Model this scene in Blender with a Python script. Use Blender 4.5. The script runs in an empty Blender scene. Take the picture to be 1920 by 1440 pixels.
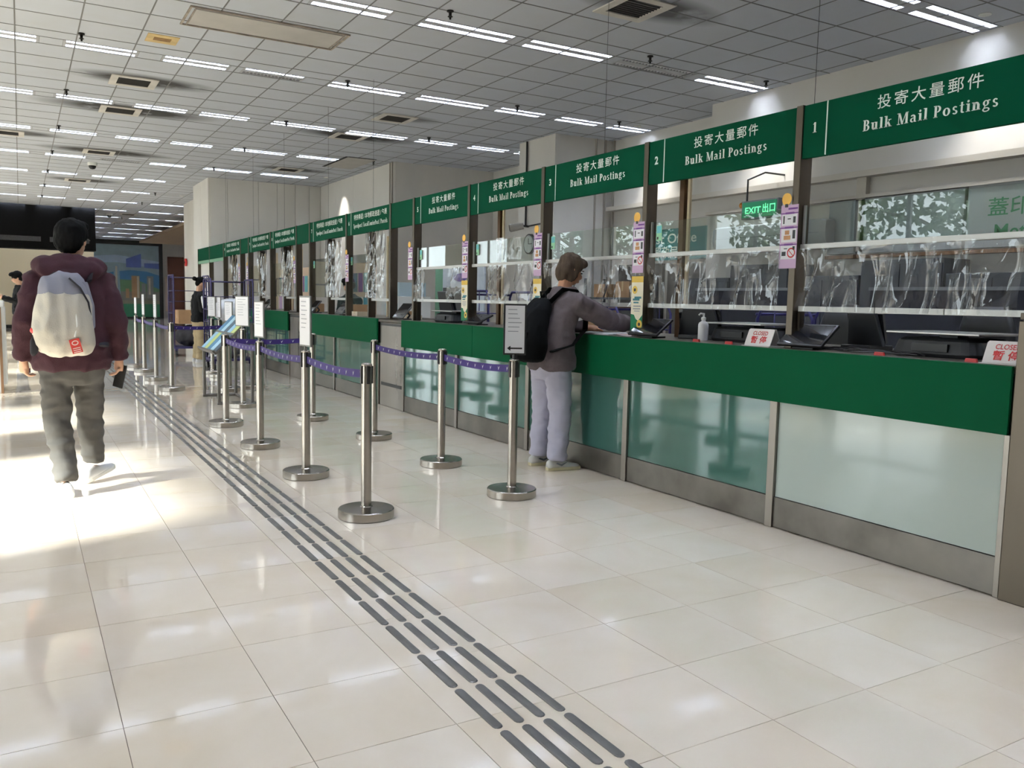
import bpy, math, random
from mathutils import Vector, Matrix, noise
random.seed(7)
D, C = bpy.data, bpy.context
sc = C.scene
COL = sc.collection
V = Vector
PI = math.pi
# ------------------------------------------------------------------ camera
H = 1.33
FPX = 1572.593
def camera_axes(yaw, pitch, roll):
    cy, sy, cp, sp, cr, sr = (math.cos(yaw), math.sin(yaw), math.cos(pitch), math.sin(pitch), math.cos(roll), math.sin(roll))
    fwd = V((sy*cp, cy*cp, -sp)); right = V((cy, -sy, 0)); down = -right.cross(fwd)
    return cr*right + sr*down, -sr*right + cr*down, fwd
RT, DN, FW = camera_axes(*[math.radians(a) for a in (30.37399, 5.61987, -1.16545)])
cam = D.cameras.new('camera'); cam.sensor_width = 36; cam.lens = FPX/1920*36; cam.clip_end = 300; cam.clip_start = .05
camo = D.objects.new('camera', cam); COL.objects.link(camo); sc.camera = camo
camo.matrix_world = Matrix(((RT.x, -DN.x, -FW.x, 0), (RT.y, -DN.y, -FW.y, 0), (RT.z, -DN.z, -FW.z, H), (0, 0, 0, 1)))
def project(p):
    q = V(p) - V((0, 0, H)); d = q.dot(FW)
    if d < .05: return None
    return 960 + FPX*q.dot(RT)/d, 720 + FPX*q.dot(DN)/d, d
# ------------------------------------------------------------------ world, sun, exposure
w = D.worlds.new('sky'); sc.world = w; w.use_nodes = True
nt = w.node_tree; bg = nt.nodes['Background']
sky = nt.nodes.new('ShaderNodeTexSky'); sky.sky_type = 'HOSEK_WILKIE'; sky.turbidity = 4.5; sky.ground_albedo = .4
SUN_DIR = V((1, .30, -.60)).normalized()
sky.sun_direction = -SUN_DIR
mixc = nt.nodes.new('ShaderNodeMix'); mixc.data_type = 'RGBA'; mixc.inputs[0].default_value = .9
mixc.inputs[7].default_value = (.90, .94, 1.0, 1)
nt.links.new(sky.outputs[0], mixc.inputs[6]); nt.links.new(mixc.outputs[2], bg.inputs[0])
bg.inputs[1].default_value = 4.6
sun = D.lights.new('sun', 'SUN'); sun.energy = 21; sun.angle = math.radians(4.5); sun.color = (1, .97, .92)
suno = D.objects.new('sun', sun); COL.objects.link(suno)
suno.rotation_euler = SUN_DIR.to_track_quat('-Z', 'Y').to_euler()
vs = sc.view_settings
vs.view_transform = 'Standard'; vs.look = 'None'; vs.gamma = 1; vs.use_curve_mapping = False
vs.exposure = 0.45
LAMP = 130.0
cy = sc.cycles
cy.use_denoising = True
cy.max_bounces = 8; cy.diffuse_bounces = 4; cy.glossy_bounces = 4; cy.transmission_bounces = 6; cy.transparent_max_bounces = 24
cy.caustics_reflective = False; cy.caustics_refractive = False; cy.sample_clamp_indirect = 8
# ------------------------------------------------------------------ materials
MATS = {}
def lin(c):
    return tuple(((x/255)/12.92 if x/255 <= .04045 else ((x/255+.055)/1.055)**2.4) for x in c)
def mat(name, rgb, rough=.5, metal=0, spec=.5, var=0, vscale=6, bump=0, bscale=40, emit=0, alpha=1, coat=0, stretch=None, vrough=0):
    """procedural principled material; rgb in 0..255 sRGB, var = noise variation of the colour"""
    if name in MATS: return MATS[name]
    m = D.materials.new(name); m.use_nodes = True; MATS[name] = m
    t = m.node_tree; b = t.nodes['Principled BSDF']; c = lin(rgb)
    b.inputs['Base Color'].default_value = (*c, 1); b.inputs['Roughness'].default_value = rough
    b.inputs['Metallic'].default_value = metal; b.inputs['Specular IOR Level'].default_value = spec
    b.inputs['Alpha'].default_value = alpha; b.inputs['Coat Weight'].default_value = coat
    if emit:
        b.inputs['Emission Color'].default_value = (*c, 1); b.inputs['Emission Strength'].default_value = emit
    if var or bump or vrough:
        tc = t.nodes.new('ShaderNodeTexCoord'); mp = t.nodes.new('ShaderNodeMapping')
        if stretch: mp.inputs['Scale'].default_value = stretch
        t.links.new(tc.outputs['Object'], mp.inputs['Vector'])
    if var or vrough:
        n = t.nodes.new('ShaderNodeTexNoise'); n.inputs['Scale'].default_value = vscale; n.inputs['Detail'].default_value = 5
        t.links.new(mp.outputs[0], n.inputs['Vector'])
    if var:
        r = t.nodes.new('ShaderNodeMix'); r.data_type = 'RGBA'
        r.inputs[6].default_value = (*[x*(1-var) for x in c], 1); r.inputs[7].default_value = (*[min(1, x*(1+var)) for x in c], 1)
        rg = t.nodes.new('ShaderNodeMapRange'); rg.inputs[1].default_value = .3; rg.inputs[2].default_value = .7
        t.links.new(n.outputs[0], rg.inputs[0]); t.links.new(rg.outputs[0], r.inputs[0]); t.links.new(r.outputs[2], b.inputs['Base Color'])
    if vrough:
        rr = t.nodes.new('ShaderNodeMapRange'); rr.inputs[1].default_value = .3; rr.inputs[2].default_value = .7
        rr.inputs[3].default_value = max(0, rough-vrough); rr.inputs[4].default_value = rough+vrough
        t.links.new(n.outputs[0], rr.inputs[0]); t.links.new(rr.outputs[0], b.inputs['Roughness'])
    if bump:
        n2 = t.nodes.new('ShaderNodeTexNoise'); n2.inputs['Scale'].default_value = bscale; n2.inputs['Detail'].default_value = 4
        t.links.new(mp.outputs[0], n2.inputs['Vector'])
        bp = t.nodes.new('ShaderNodeBump'); bp.inputs['Strength'].default_value = bump; bp.inputs['Distance'].default_value = .01
        t.links.new(n2.outputs[0], bp.inputs['Height']); t.links.new(bp.outputs[0], b.inputs['Normal'])
    return m
def clear_material(name, tint, ior=1.5, rough=.0, gain=1.0, haze=0.0):
    """thin clear sheet: see-through plus a Fresnel reflection"""
    if name in MATS: return MATS[name]
    m = D.materials.new(name); m.use_nodes = True; MATS[name] = m
    t = m.node_tree; t.nodes.clear()
    o = t.nodes.new('ShaderNodeOutputMaterial'); tr = t.nodes.new('ShaderNodeBsdfTransparent'); tr.inputs[0].default_value = (*tint, 1)
    gl = t.nodes.new('ShaderNodeBsdfGlossy'); gl.inputs['Roughness'].default_value = rough
    lw = t.nodes.new('ShaderNodeLayerWeight'); lw.inputs[0].default_value = .5
    pw = t.nodes.new('ShaderNodeMath'); pw.operation = 'POWER'; pw.inputs[1].default_value = 5
    fr = t.nodes.new('ShaderNodeMath'); fr.operation = 'MULTIPLY_ADD'; f0 = ((ior-1)/(ior+1))**2
    fr.inputs[1].default_value = 1-f0; fr.inputs[2].default_value = f0
    t.links.new(lw.outputs['Facing'], pw.inputs[0]); t.links.new(pw.outputs[0], fr.inputs[0])
    mu = t.nodes.new('ShaderNodeMath'); mu.operation = 'MULTIPLY_ADD'; mu.inputs[1].default_value = gain; mu.inputs[2].default_value = haze; mu.use_clamp = True
    mx = t.nodes.new('ShaderNodeMixShader')
    t.links.new(fr.outputs[0], mu.inputs[0]); t.links.new(mu.outputs[0], mx.inputs[0])
    t.links.new(tr.outputs[0], mx.inputs[1]); t.links.new(gl.outputs[0], mx.inputs[2]); t.links.new(mx.outputs[0], o.inputs[0])
    return m
GLASS = clear_material('clear_glass', (.90, .95, .93), 1.5, 0, 1.6)
WGLASS = clear_material('window_glass', (.93, .96, .95), 1.45, 0, 1.0)
FILM = clear_material('plastic_film', (.94, .95, .96), 1.5, .02, 2.4, .0)
STEEL = mat('brushed_steel', (148, 141, 133), .34, 1, var=.12, vscale=5, stretch=(1, 1, .15), vrough=.08)
POLE = mat('satin_steel', (176, 169, 160), .27, 1, var=.06, vscale=8)
BARS = mat('worn_steel', (112, 110, 107), .4, .6, var=.18, vscale=7)
KICK = mat('stained_steel', (124, 119, 112), .42, 1, var=.28, vscale=3.2, vrough=.1)
POSTM = mat('post_steel', (98, 90, 80), .34, 1, var=.1, vscale=4, stretch=(1, 1, .2))
GREEN = mat('green_laminate', (8, 80, 49), .6, spec=.06, var=.04, vscale=1.5)
SIGNG = mat('sign_green', (0, 68, 45), .65, spec=.05, var=.03, vscale=2)
WHITE = mat('white_paint', (235, 236, 232), .5)
LETTER = mat('white_lettering', (226, 232, 226), .5)
WALLM = mat('cream_wall', (216, 213, 207), .75, var=.05, vscale=1.3, bump=.05, bscale=60)
BLACK = mat('black_plastic', (18, 18, 20), .4)
DARK = mat('dark_plastic', (38, 40, 44), .45, var=.1)
GREYP = mat('grey_plastic', (120, 124, 128), .5)
PAPER = mat('paper', (232, 232, 236), .8)
INK = mat('grey_ink', (158, 160, 168), .8)
RED = mat('red_ink', (190, 40, 40), .6)
ALU = mat('aluminium_rail', (196, 196, 192), .38, .4)
NAVY = mat('navy_steel', (40, 36, 92), .45, .1)
TEALG = mat('back_painted_glass', (66, 108, 98), .06, spec=.6, coat=.3)
LIGHTG = mat('white_painted_glass', (190, 203, 196), .1, spec=.6, coat=.3)
WOODM = mat('brown_wood', (116, 84, 56), .5, var=.2, vscale=4, stretch=(1, 8, 1))
NUMW = ['zero', 'one', 'two', 'three', 'four', 'five', 'six', 'seven', 'eight', 'nine', 'ten']
def words(t):
    for k in range(10, 0, -1): t = t.replace(str(k), NUMW[k])
    return t
# ------------------------------------------------------------------ mesh builder
class MB:
    def __init__(s): s.v = []; s.f = []; s.mi = []; s.cur = 0
    def add(s, vs_, fs_):
        n = len(s.v); s.v += [tuple(p) for p in vs_]
        for f in fs_: s.f.append(tuple(i+n for i in f)); s.mi.append(s.cur)
        return s
    def box(s, x0, x1, y0, y1, z0, z1, M=None):
        p = [V((x, y, z)) for z in (z0, z1) for y in (y0, y1) for x in (x0, x1)]
        if M: p = [M @ q for q in p]
        return s.add(p, [(0, 2, 3, 1), (4, 5, 7, 6), (0, 1, 5, 4), (2, 6, 7, 3), (0, 4, 6, 2), (1, 3, 7, 5)])
    def frame(s, p0, p1):
        t = (V(p1)-V(p0)).normalized(); u = t.orthogonal().normalized(); return t, u, t.cross(u)
    def cyl(s, p0, p1, r, seg=16, r2=None):
        r2 = r if r2 is None else r2
        t, u, v = s.frame(p0, p1); p = []
        for c, rr in ((V(p0), r), (V(p1), r2)):
            p += [c + (u*math.cos(2*PI*i/seg) + v*math.sin(2*PI*i/seg))*rr for i in range(seg)]
        return s.add(p, [(i, (i+1) % seg, seg+(i+1) % seg, seg+i) for i in range(seg)] + [tuple(range(seg-1, -1, -1)), tuple(range(seg, 2*seg))])
    def rings(s, R, closed_ends=True):
        n = len(R[0]); p = [q for r in R for q in r]; f = []
        for k in range(len(R)-1):
            f += [(k*n+i, k*n+(i+1) % n, (k+1)*n+(i+1) % n, (k+1)*n+i) for i in range(n)]
        if closed_ends: f += [tuple(range(n-1, -1, -1)), tuple(range((len(R)-1)*n, len(R)*n))]
        return s.add(p, f)
    def lathe(s, prof, c=(0, 0, 0), seg=32):
        return s.rings([[V(c)+V((r*math.cos(2*PI*i/seg), r*math.sin(2*PI*i/seg), z)) for i in range(seg)] for r, z in prof])
    def tube(s, P, r, seg=8):
        P = [V(p) for p in P]; R = []; u = None
        for k, p in enumerate(P):
            t = (P[min(k+1, len(P)-1)]-P[max(k-1, 0)]).normalized()
            u = t.orthogonal().normalized() if u is None else (u-t*u.dot(t)).normalized()
            v = t.cross(u); rr = r[k] if isinstance(r, (list, tuple)) else r
            ra, rb = rr if isinstance(rr, (list, tuple)) else (rr, rr)
            R.append([p + u*math.cos(2*PI*i/seg)*ra + v*math.sin(2*PI*i/seg)*rb for i in range(seg)])
        return s.rings(R)
    def ell(s, c, r, M=None, seg=14):
        R = []
        for k in range(seg//2+1):
            a = PI*(k+.02)/(seg//2+.04) - PI/2
            R.append([V((r[0]*math.cos(a)*math.cos(2*PI*i/seg), r[1]*math.cos(a)*math.sin(2*PI*i/seg), r[2]*math.sin(a))) for i in range(seg)])
        R = [[(M @ (q+V(c)) if M else q+V(c)) for q in ring] for ring in R]
        return s.rings(R)
    def stack(s, L, e=2.5, seg=20, M=None):
        """superellipse rings (cx, cy, z, half width, half depth)"""
        R = []
        for cx, cy_, z, a, b in L:
            ring = []
            for i in range(seg):
                t = 2*PI*i/seg; c_, s_ = math.cos(t), math.sin(t)
                q = V((cx+a*math.copysign(abs(c_)**(2/e), c_), cy_+b*math.copysign(abs(s_)**(2/e), s_), z))
                ring.append(M @ q if M else q)
            R.append(ring)
        return s.rings(R)
    def prism(s, pts, d, M):
        """flat outline in the local xy plane, thickness d along local z, placed by M"""
        n = len(pts); p = [M @ V((x, y, 0)) for x, y in pts] + [M @ V((x, y, d)) for x, y in pts]
        return s.add(p, [tuple(range(n-1, -1, -1)), tuple(range(n, 2*n))] + [(i, (i+1) % n, n+(i+1) % n, n+i) for i in range(n)])
    def mesh(s, name, mats, smooth=False):
        m = D.meshes.new(name); m.from_pydata(s.v, [], s.f)
        for k in (mats if isinstance(mats, (list, tuple)) else [mats]): m.materials.append(k)
        if any(s.mi): m.polygons.foreach_set('material_index', s.mi)
        if smooth: m.polygons.foreach_set('use_smooth', [True]*len(m.polygons))
        m.update(); return m
    def build(s, name, mats, parent=None, smooth=False, bevel=0, angle=None):
        o = put(name, s.mesh(name, mats, smooth), parent)
        if bevel: bev(o, bevel)
        if angle: o.data.set_sharp_from_angle(angle=math.radians(angle))
        return o
def bev(o, w_, seg=2):
    b = o.modifiers.new('bevel', 'BEVEL'); b.width = w_; b.segments = seg; b.limit_method = 'ANGLE'; return o
def put(name, mesh, parent=None, loc=None, rz=None):
    o = D.objects.new(name, mesh); COL.objects.link(o)
    if parent: o.parent = parent
    if loc: o.location = loc
    if rz: o.rotation_euler.z = rz
    return o
def tag(o, label, cat, group=None):
    o['label'] = words(label); o['category'] = cat
    if group: o['group'] = group
    return o
def thing(name, label, cat, loc=(0, 0, 0), rz=0, group=None):
    o = D.objects.new(name, None); COL.objects.link(o); o.location = loc; o.rotation_euler.z = rz; o.empty_display_size = .1
    return tag(o, label, cat, group)
def struct(o): o['kind'] = 'structure'; return o
def dup(root, loc, rz=None, label=None, group=None):
    r = root.copy(); COL.objects.link(r); r.location = loc
    if rz is not None: r.rotation_euler.z = rz
    if label: r['label'] = words(label)
    if group: r['group'] = group
    for ch in list(root.children):
        c = ch.copy(); COL.objects.link(c); c.parent = r
        for g in list(ch.children):
            d = g.copy(); COL.objects.link(d); d.parent = c
    return r
def box(name, x0, x1, y0, y1, z0, z1, m, parent=None, bevel=0):
    return MB().box(x0, x1, y0, y1, z0, z1).build(name, m, parent, bevel=bevel)
def Mx(o, x, y, z):
    m = Matrix((x, y, z)).transposed().to_4x4(); m.translation = V(o); return m
def face_customer(x, y, z):     # local x -> -Y, local y -> up, local z -> towards the hall (-X)
    return Mx((x, y, z), V((0, -1, 0)), V((0, 0, 1)), V((-1, 0, 0)))
# ------------------------------------------------------------------ lettering
def font_mesh(body, size, bold=0, space=1):
    c = D.curves.new('lettering', 'FONT'); c.body = body; c.size = size; c.offset = bold; c.resolution_u = 3; c.space_character = space; c.align_x = 'CENTER'
    o = D.objects.new('lettering', c); COL.objects.link(o); C.view_layer.update()
    m = D.meshes.new_from_object(o.evaluated_get(C.evaluated_depsgraph_get()))
    vv = [v.co.copy() for v in m.vertices]; ff = [tuple(p.vertices) for p in m.polygons]
    D.objects.remove(o); D.curves.remove(c); D.meshes.remove(m); return vv, ff
def put_font(mb, body, size, M, width=None, bold=0, d=.0015, space=1):
    vv, ff = font_mesh(body, size, bold, space)
    xs = [p.x for p in vv]; sx = width/(max(xs)-min(xs)) if width else 1; mx_ = (max(xs)+min(xs))/2
    mb.add([M @ V(((p.x-mx_)*sx, p.y, d)) for p in vv], ff)
def rect(a, b, c, d): return [(a, b), (c, b), (c, d), (a, d)]
def stem(x, y0=0, y1=1, w_=.215): return rect(x, y0, x+w_, y1)
def srf(x0, x1, y): return rect(x0, y, x1, y+.065)
def dia(x0, y0, x1, y1, w_): return [(x0, y0), (x0+w_, y0), (x1+w_, y1), (x1, y1)]
def arc(cx, cy_, rx, ry, a0, a1, tx, ty, n=14):
    out = []; tx *= 1.15; ty *= 1.35
    for k in range(n):
        q = []
        for j, (ux, uy) in ((0, (rx, ry)), (1, (rx, ry)), (1, (rx-tx, ry-ty)), (0, (rx-tx, ry-ty))):
            a = math.radians(a0+(a1-a0)*(k+j)/n); q.append((cx+ux*math.cos(a), cy_+uy*math.sin(a)))
        out.append(q)
    return out
SERIF = {
 'B': (.8, [stem(.12), srf(.03, .4, 0), srf(.03, .4, .945), rect(.2, .49, .42, .54)] + arc(.38, .745, .3, .255, -90, 90, .17, .055) + arc(.4, .27, .34, .27, -90, 90, .18, .055)),
 'u': (.78, [stem(.1, .15, .66), srf(0, .2, .61), stem(.46, 0, .66), srf(.36, .5, .61), srf(.5, .74, 0)] + arc(.33, .2, .23, .21, 180, 345, .17, .08)),
 'l': (.42, [stem(.12), srf(.02, .41, 0), srf(.02, .2, .945)]),
 'k': (.8, [stem(.12), srf(.02, .38, 0), srf(.02, .2, .945), dia(.27, .26, .54, .62, .08), srf(.43, .74, .61), dia(.55, 0, .33, .42, .2), srf(.47, .82, 0)]),
 'M': (1.16, [rect(.14, 0, .21, 1), srf(.02, .34, 0), srf(.02, .3, .945), dia(.46, 0, .13, 1, .2), dia(.5, 0, .86, 1, .07), stem(.86), srf(.76, 1.14, 0), srf(.9, 1.14, .945)]),
 'a': (.72, [stem(.42, .06, .46, .17), rect(.3, .34, .44, .39), srf(.46, .68, 0)] + arc(.33, .42, .26, .24, 0, 150, .17, .07) + arc(.29, .19, .22, .2, 50, 310, .15, .05)),
 'i': (.42, [stem(.12, 0, .66), srf(.02, .41, 0), srf(.02, .2, .61)] + arc(.205, .86, .105, .105, 0, 360, .1, .1)),
 'P': (.76, [stem(.12), srf(.03, .42, 0), srf(.03, .3, .945)] + arc(.36, .71, .35, .29, -90, 90, .18, .055)),
 'o': (.74, arc(.37, .33, .34, .345, 0, 360, .18, .055)),
 's': (.58, arc(.29, .49, .21, .18, 20, 270, .14, .065) + arc(.3, .17, .23, .18, -160, 90, .15, .065)),
 't': (.48, [stem(.14, .1, .9, .17), rect(.02, .61, .43, .66)] + arc(.33, .14, .19, .15, 180, 320, .17, .06)),
 'n': (.8, [stem(.1, 0, .66), srf(.01, .37, 0), srf(.01, .2, .61), stem(.46, 0, .46), srf(.38, .76, 0)] + arc(.38, .43, .26, .24, 0, 170, .18, .08)),
 'g': (.7, [dia(.1, -.02, .2, .24, .11), rect(.46, .58, .67, .66)] + arc(.31, .43, .26, .24, 0, 360, .15, .05) + arc(.34, -.1, .31, .18, 0, 360, .11, .06)),
 'p': (.78, [stem(.1, -.28, .66), srf(0, .39, -.28), srf(.01, .2, .61)] + arc(.39, .33, .31, .345, -130, 150, .18, .055)),
 'e': (.68, [rect(.12, .33, .64, .385)] + arc(.35, .33, .32, .345, 0, 325, .18, .055)),
 'd': (.78, [stem(.48), srf(.38, .5, .945), srf(.5, .76, 0)] + arc(.32, .33, .29, .345, 30, 330, .18, .055)),
 'S': (.7, arc(.35, .73, .28, .28, 20, 270, .16, .065) + arc(.36, .27, .3, .28, -160, 90, .17, .065)),
 'L': (.76, [stem(.12), srf(.03, .42, .945), rect(.03, 0, .7, .055), rect(.63, 0, .7, .27)]),
 'c': (.64, arc(.37, .33, .34, .345, 40, 320, .18, .055)),
 'C': (.88, arc(.48, .5, .46, .515, 40, 320, .19, .055)),
 'r': (.56, [stem(.1, 0, .66), srf(.01, .39, 0), srf(.01, .2, .61)] + arc(.36, .44, .2, .22, 40, 160, .1, .1)),
 '/': (.42, [dia(.02, -.12, .3, 1.05, .08)]), ' ': (.34, []),
 '1': (.6, [stem(.22), srf(.08, .54, 0), dia(.07, .8, .22, .94, .1)]),
}
def put_serif(mb, text, cap, M, width, d=.0015):
    n = len(text); nat = sum(SERIF[c][0] for c in text)
    k = width/cap; track = (k-nat)/n; sq = 1
    if track < 0: sq = k/nat; track = 0
    x = -width/2
    for c in text:
        adv, polys = SERIF[c]
        for q in polys: mb.add([M @ V((x+px_*cap*sq, py_*cap, d)) for px_, py_ in q], [tuple(range(len(q)))])
        x += (adv*sq+track)*cap
# ------------------------------------------------------------------ organic shapes
def fuse(name, mb, m, parent, voxel=.012, smooth=5, disp=None, mats=None):
    """overlapping closed volumes grown together into one continuous skin"""
    me = mb.mesh('tmp', m); o = D.objects.new('tmp', me); COL.objects.link(o)
    r = o.modifiers.new('r', 'REMESH'); r.mode = 'VOXEL'; r.voxel_size = voxel
    s_ = o.modifiers.new('s', 'SMOOTH'); s_.iterations = smooth; s_.factor = .5
    C.view_layer.update()
    out = D.meshes.new_from_object(o.evaluated_get(C.evaluated_depsgraph_get())); out.name = name
    D.objects.remove(o); D.meshes.remove(me)
    out.materials.clear(); out.materials.append(m)
    if disp:
        nn = [v.normal.copy() for v in out.vertices]
        for v, n_ in zip(out.vertices, nn): v.co += n_*disp(v.co)
    out.polygons.foreach_set('use_smooth', [True]*len(out.polygons)); out.update()
    return put(name, out, parent)
def cloth_noise(amp, fx=9, fz=7, seed=0):
    def f(p):
        a = noise.noise(V((p.x*fx+seed, p.y*fx, p.z*fz)))
        b = noise.noise(V((p.x*fx*2.3, p.y*fx*2.3+seed, p.z*fz*2.6)))
        return amp*(1-abs(a)*2.2) + amp*.5*b
    return f
# ================================================================== THE SETTING
CZ = 4.19                                   # ceiling height
TF, FX0, FY0 = .457, .2325, 1.8014          # floor tile pitch and origin
TC, CX0, CY0 = .602, .043, 7.22             # ceiling tile pitch and origin
def tile_area(cs):
    P = [project(c) for c in cs]
    if any(p is None for p in P): return 0
    if max(p[0] for p in P) < 0 or min(p[0] for p in P) > 1920 or max(p[1] for p in P) < 0 or min(p[1] for p in P) > 1440: return 0
    return abs(sum(P[i][0]*P[(i+1) % 4][1]-P[(i+1) % 4][0]*P[i][1] for i in range(4)))/2
def node_tile_material(name, pitch, x0, y0, base, var, rough, marble):
    m = D.materials.new(name); m.use_nodes = True; MATS[name] = m
    t = m.node_tree; N = t.nodes.new; L = t.links.new; b = t.nodes['Principled BSDF']
    g = N('ShaderNodeNewGeometry'); sub = N('ShaderNodeVectorMath'); sub.operation = 'SUBTRACT'; sub.inputs[1].default_value = (x0, y0, 0)
    div = N('ShaderNodeVectorMath'); div.operation = 'DIVIDE'; div.inputs[1].default_value = (pitch, pitch, 1000)
    fl = N('ShaderNodeVectorMath'); fl.operation = 'FLOOR'
    L(g.outputs['Position'], sub.inputs[0]); L(sub.outputs[0], div.inputs[0]); L(div.outputs[0], fl.inputs[0])
    wn = N('ShaderNodeTexWhiteNoise'); wn.noise_dimensions = '2D'; L(fl.outputs[0], wn.inputs['Vector'])
    off = N('ShaderNodeVectorMath'); off.operation = 'MULTIPLY_ADD'; off.inputs[1].default_value = (9, 9, 9)
    L(wn.outputs['Color'], off.inputs[0]); L(g.outputs['Position'], off.inputs[2])
    n = N('ShaderNodeTexNoise'); n.inputs['Scale'].default_value = marble; n.inputs['Detail'].default_value = 6; n.inputs['Distortion'].default_value = .6
    L(off.outputs[0], n.inputs['Vector'])
    c = lin(base); mx1 = N('ShaderNodeMix'); mx1.data_type = 'RGBA'
    mx1.inputs[6].default_value = (c[0]*(1-var*.6), c[1]*(1-var), c[2]*(1-var*1.7), 1); mx1.inputs[7].default_value = (min(1, c[0]*(1+var*.5)), min(1, c[1]*(1+var*.6)), min(1, c[2]*(1+var)), 1)
    ad = N('ShaderNodeMath'); ad.operation = 'MULTIPLY_ADD'; ad.inputs[1].default_value = .45
    mr = N('ShaderNodeMapRange'); mr.inputs[1].default_value = .3; mr.inputs[2].default_value = .7; mr.inputs[4].default_value = .65
    L(n.outputs[0], mr.inputs[0]); L(wn.outputs['Value'], ad.inputs[0]); L(mr.outputs[0], ad.inputs[2]); L(ad.outputs[0], mx1.inputs[0])
    L(mx1.outputs[2], b.inputs['Base Color']); b.inputs['Roughness'].default_value = rough
    return m, t, mx1
FLOORM, ft, fmix = node_tile_material('polished_stone', TF, FX0, FY0, (238, 225, 207), .1, .06, 2.2)
ft.nodes['Principled BSDF'].inputs['Specular IOR Level'].default_value = .8
ft.nodes['Principled BSDF'].inputs['Coat Weight'].default_value = .45; ft.nodes['Principled BSDF'].inputs['Coat Roughness'].default_value = .05; ft.nodes['Principled BSDF'].inputs['Coat IOR'].default_value = 1.5
CEILM, ct, cmix = node_tile_material('ceiling_board', TC, CX0, CY0, (186, 191, 199), .03, .8, 3.0)
# soot blown out of the vents: stains with a shape of their own
VENTS = [(5.24, 6.74, .5), (5.24, 12.8, .15), (5.14, 14.7, 1.0), (1.42, 12.73, .6), (1.45, 14.81, 1.2), (1.48, 19.37, 1.1), (1.36, 24.5, .6), (5.32, 19.27, .5), (-.13, 18.08, .5), (3.48, 33.7, .4), (3.61, 38.0, .4), (5.7, 40.8, .4)]
def add_soot():
    t = ct; N = t.nodes.new; L = t.links.new; b = t.nodes['Principled BSDF']; g = N('ShaderNodeNewGeometry'); acc = None
    n = N('ShaderNodeTexNoise'); n.inputs['Scale'].default_value = 3.5; n.inputs['Detail'].default_value = 5
    L(g.outputs['Position'], n.inputs['Vector'])
    for x, y, k in VENTS[:9]:
        s1 = N('ShaderNodeVectorMath'); s1.operation = 'SUBTRACT'; s1.inputs[1].default_value = (x+.12, y-.12, CZ)
        s2 = N('ShaderNodeVectorMath'); s2.operation = 'MULTIPLY'; s2.inputs[1].default_value = (1/(.45+.5*k), 1/(.2+.16*k), 0)
        ln = N('ShaderNodeVectorMath'); ln.operation = 'LENGTH'
        mr = N('ShaderNodeMapRange'); mr.inputs[1].default_value = .62; mr.inputs[2].default_value = 1.35; mr.inputs[3].default_value = min(1, .5+.8*k); mr.inputs[4].default_value = 0
        L(g.outputs['Position'], s1.inputs[0]); L(s1.outputs[0], s2.inputs[0]); L(s2.outputs[0], ln.inputs[0]); L(ln.outputs['Value'], mr.inputs[0])
        if acc is None: acc = mr.outputs[0]
        else:
            a = N('ShaderNodeMath'); a.operation = 'MAXIMUM'; L(acc, a.inputs[0]); L(mr.outputs[0], a.inputs[1]); acc = a.outputs[0]
    nr = N('ShaderNodeMapRange'); nr.inputs[1].default_value = .12; nr.inputs[2].default_value = .42
    L(n.outputs[0], nr.inputs[0])
    mu = N('ShaderNodeMath'); mu.operation = 'MULTIPLY'; L(acc, mu.inputs[0]); L(nr.outputs[0], mu.inputs[1])
    mx = N('ShaderNodeMix'); mx.data_type = 'RGBA'; mx.inputs[7].default_value = (.025, .023, .02, 1)
    L(mu.outputs[0], mx.inputs[0]); L(cmix.outputs[2], mx.inputs[6]); L(mx.outputs[2], b.inputs['Base Color'])
add_soot()
# floor: slab with the joints, the 300 tiles that show largest, the rest as one
floor = struct(box('floor', -4.6, 9.6, -4, 50.4, -.12, -.004, mat('tile_grout', (120, 104, 88), .8)))
tm = MB().box(.0012, TF-.0012, .0012, TF-.0012, -.01, 0).mesh('tile', FLOORM)
cells = []
for i in range(-11, 21):
    for j in range(-13, 107):
        x, y = FX0+i*TF, FY0+j*TF
        a = tile_area([(x, y, 0), (x+TF, y, 0), (x+TF, y+TF, 0), (x, y+TF, 0)]) if x < 3.8 else 0
        cells.append((a, x, y))
cells.sort(reverse=True)
for a, x, y in cells[:300]: put('tile', tm, floor, (x, y, 0))
mb = MB()
for a, x, y in cells[300:]: mb.add([(x+.0012, y+.0012, 0), (x+TF-.0012, y+.0012, 0), (x+TF-.0012, y+TF-.0012, 0), (x+.0012, y+TF-.0012, 0)], [(0, 1, 2, 3)])
mb.build('distant_tiles', FLOORM, floor)['kind'] = 'stuff'
# tactile strip of steel bars set on the floor
strip = thing('tactile_guide_strip', 'four rows of worn steel guide bars running along the tiled floor', 'tactile strip', (1.371, 0, 0))
prof = []
for k in range(7):
    a = PI*k/6 - PI/2; prof.append((math.cos(a)*.017, .132+math.sin(a)*.017+.0))
def bar_mesh():
    mb = MB(); R = []
    for s_, z in ((1, 0), (1, .002), (.8, .0045), (.5, .005)):
        ring = []
        for k in range(6): a = PI*k/5; ring.append(V((math.cos(a)*.017*s_, .132+math.sin(a)*.017*s_, z)))
        for k in range(6): a = PI+PI*k/5; ring.append(V((math.cos(a)*.017*s_, -.132+math.sin(a)*.017*s_, z)))
        R.append(ring)
    return mb.rings(R).mesh('guide_bar', BARS, False)
bm_ = bar_mesh()
for k in range(72):
    for x in (-.118, -.039, .04, .119): put('guide_bar', bm_, strip, (x, 1.37+.316*k, 0))
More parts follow.
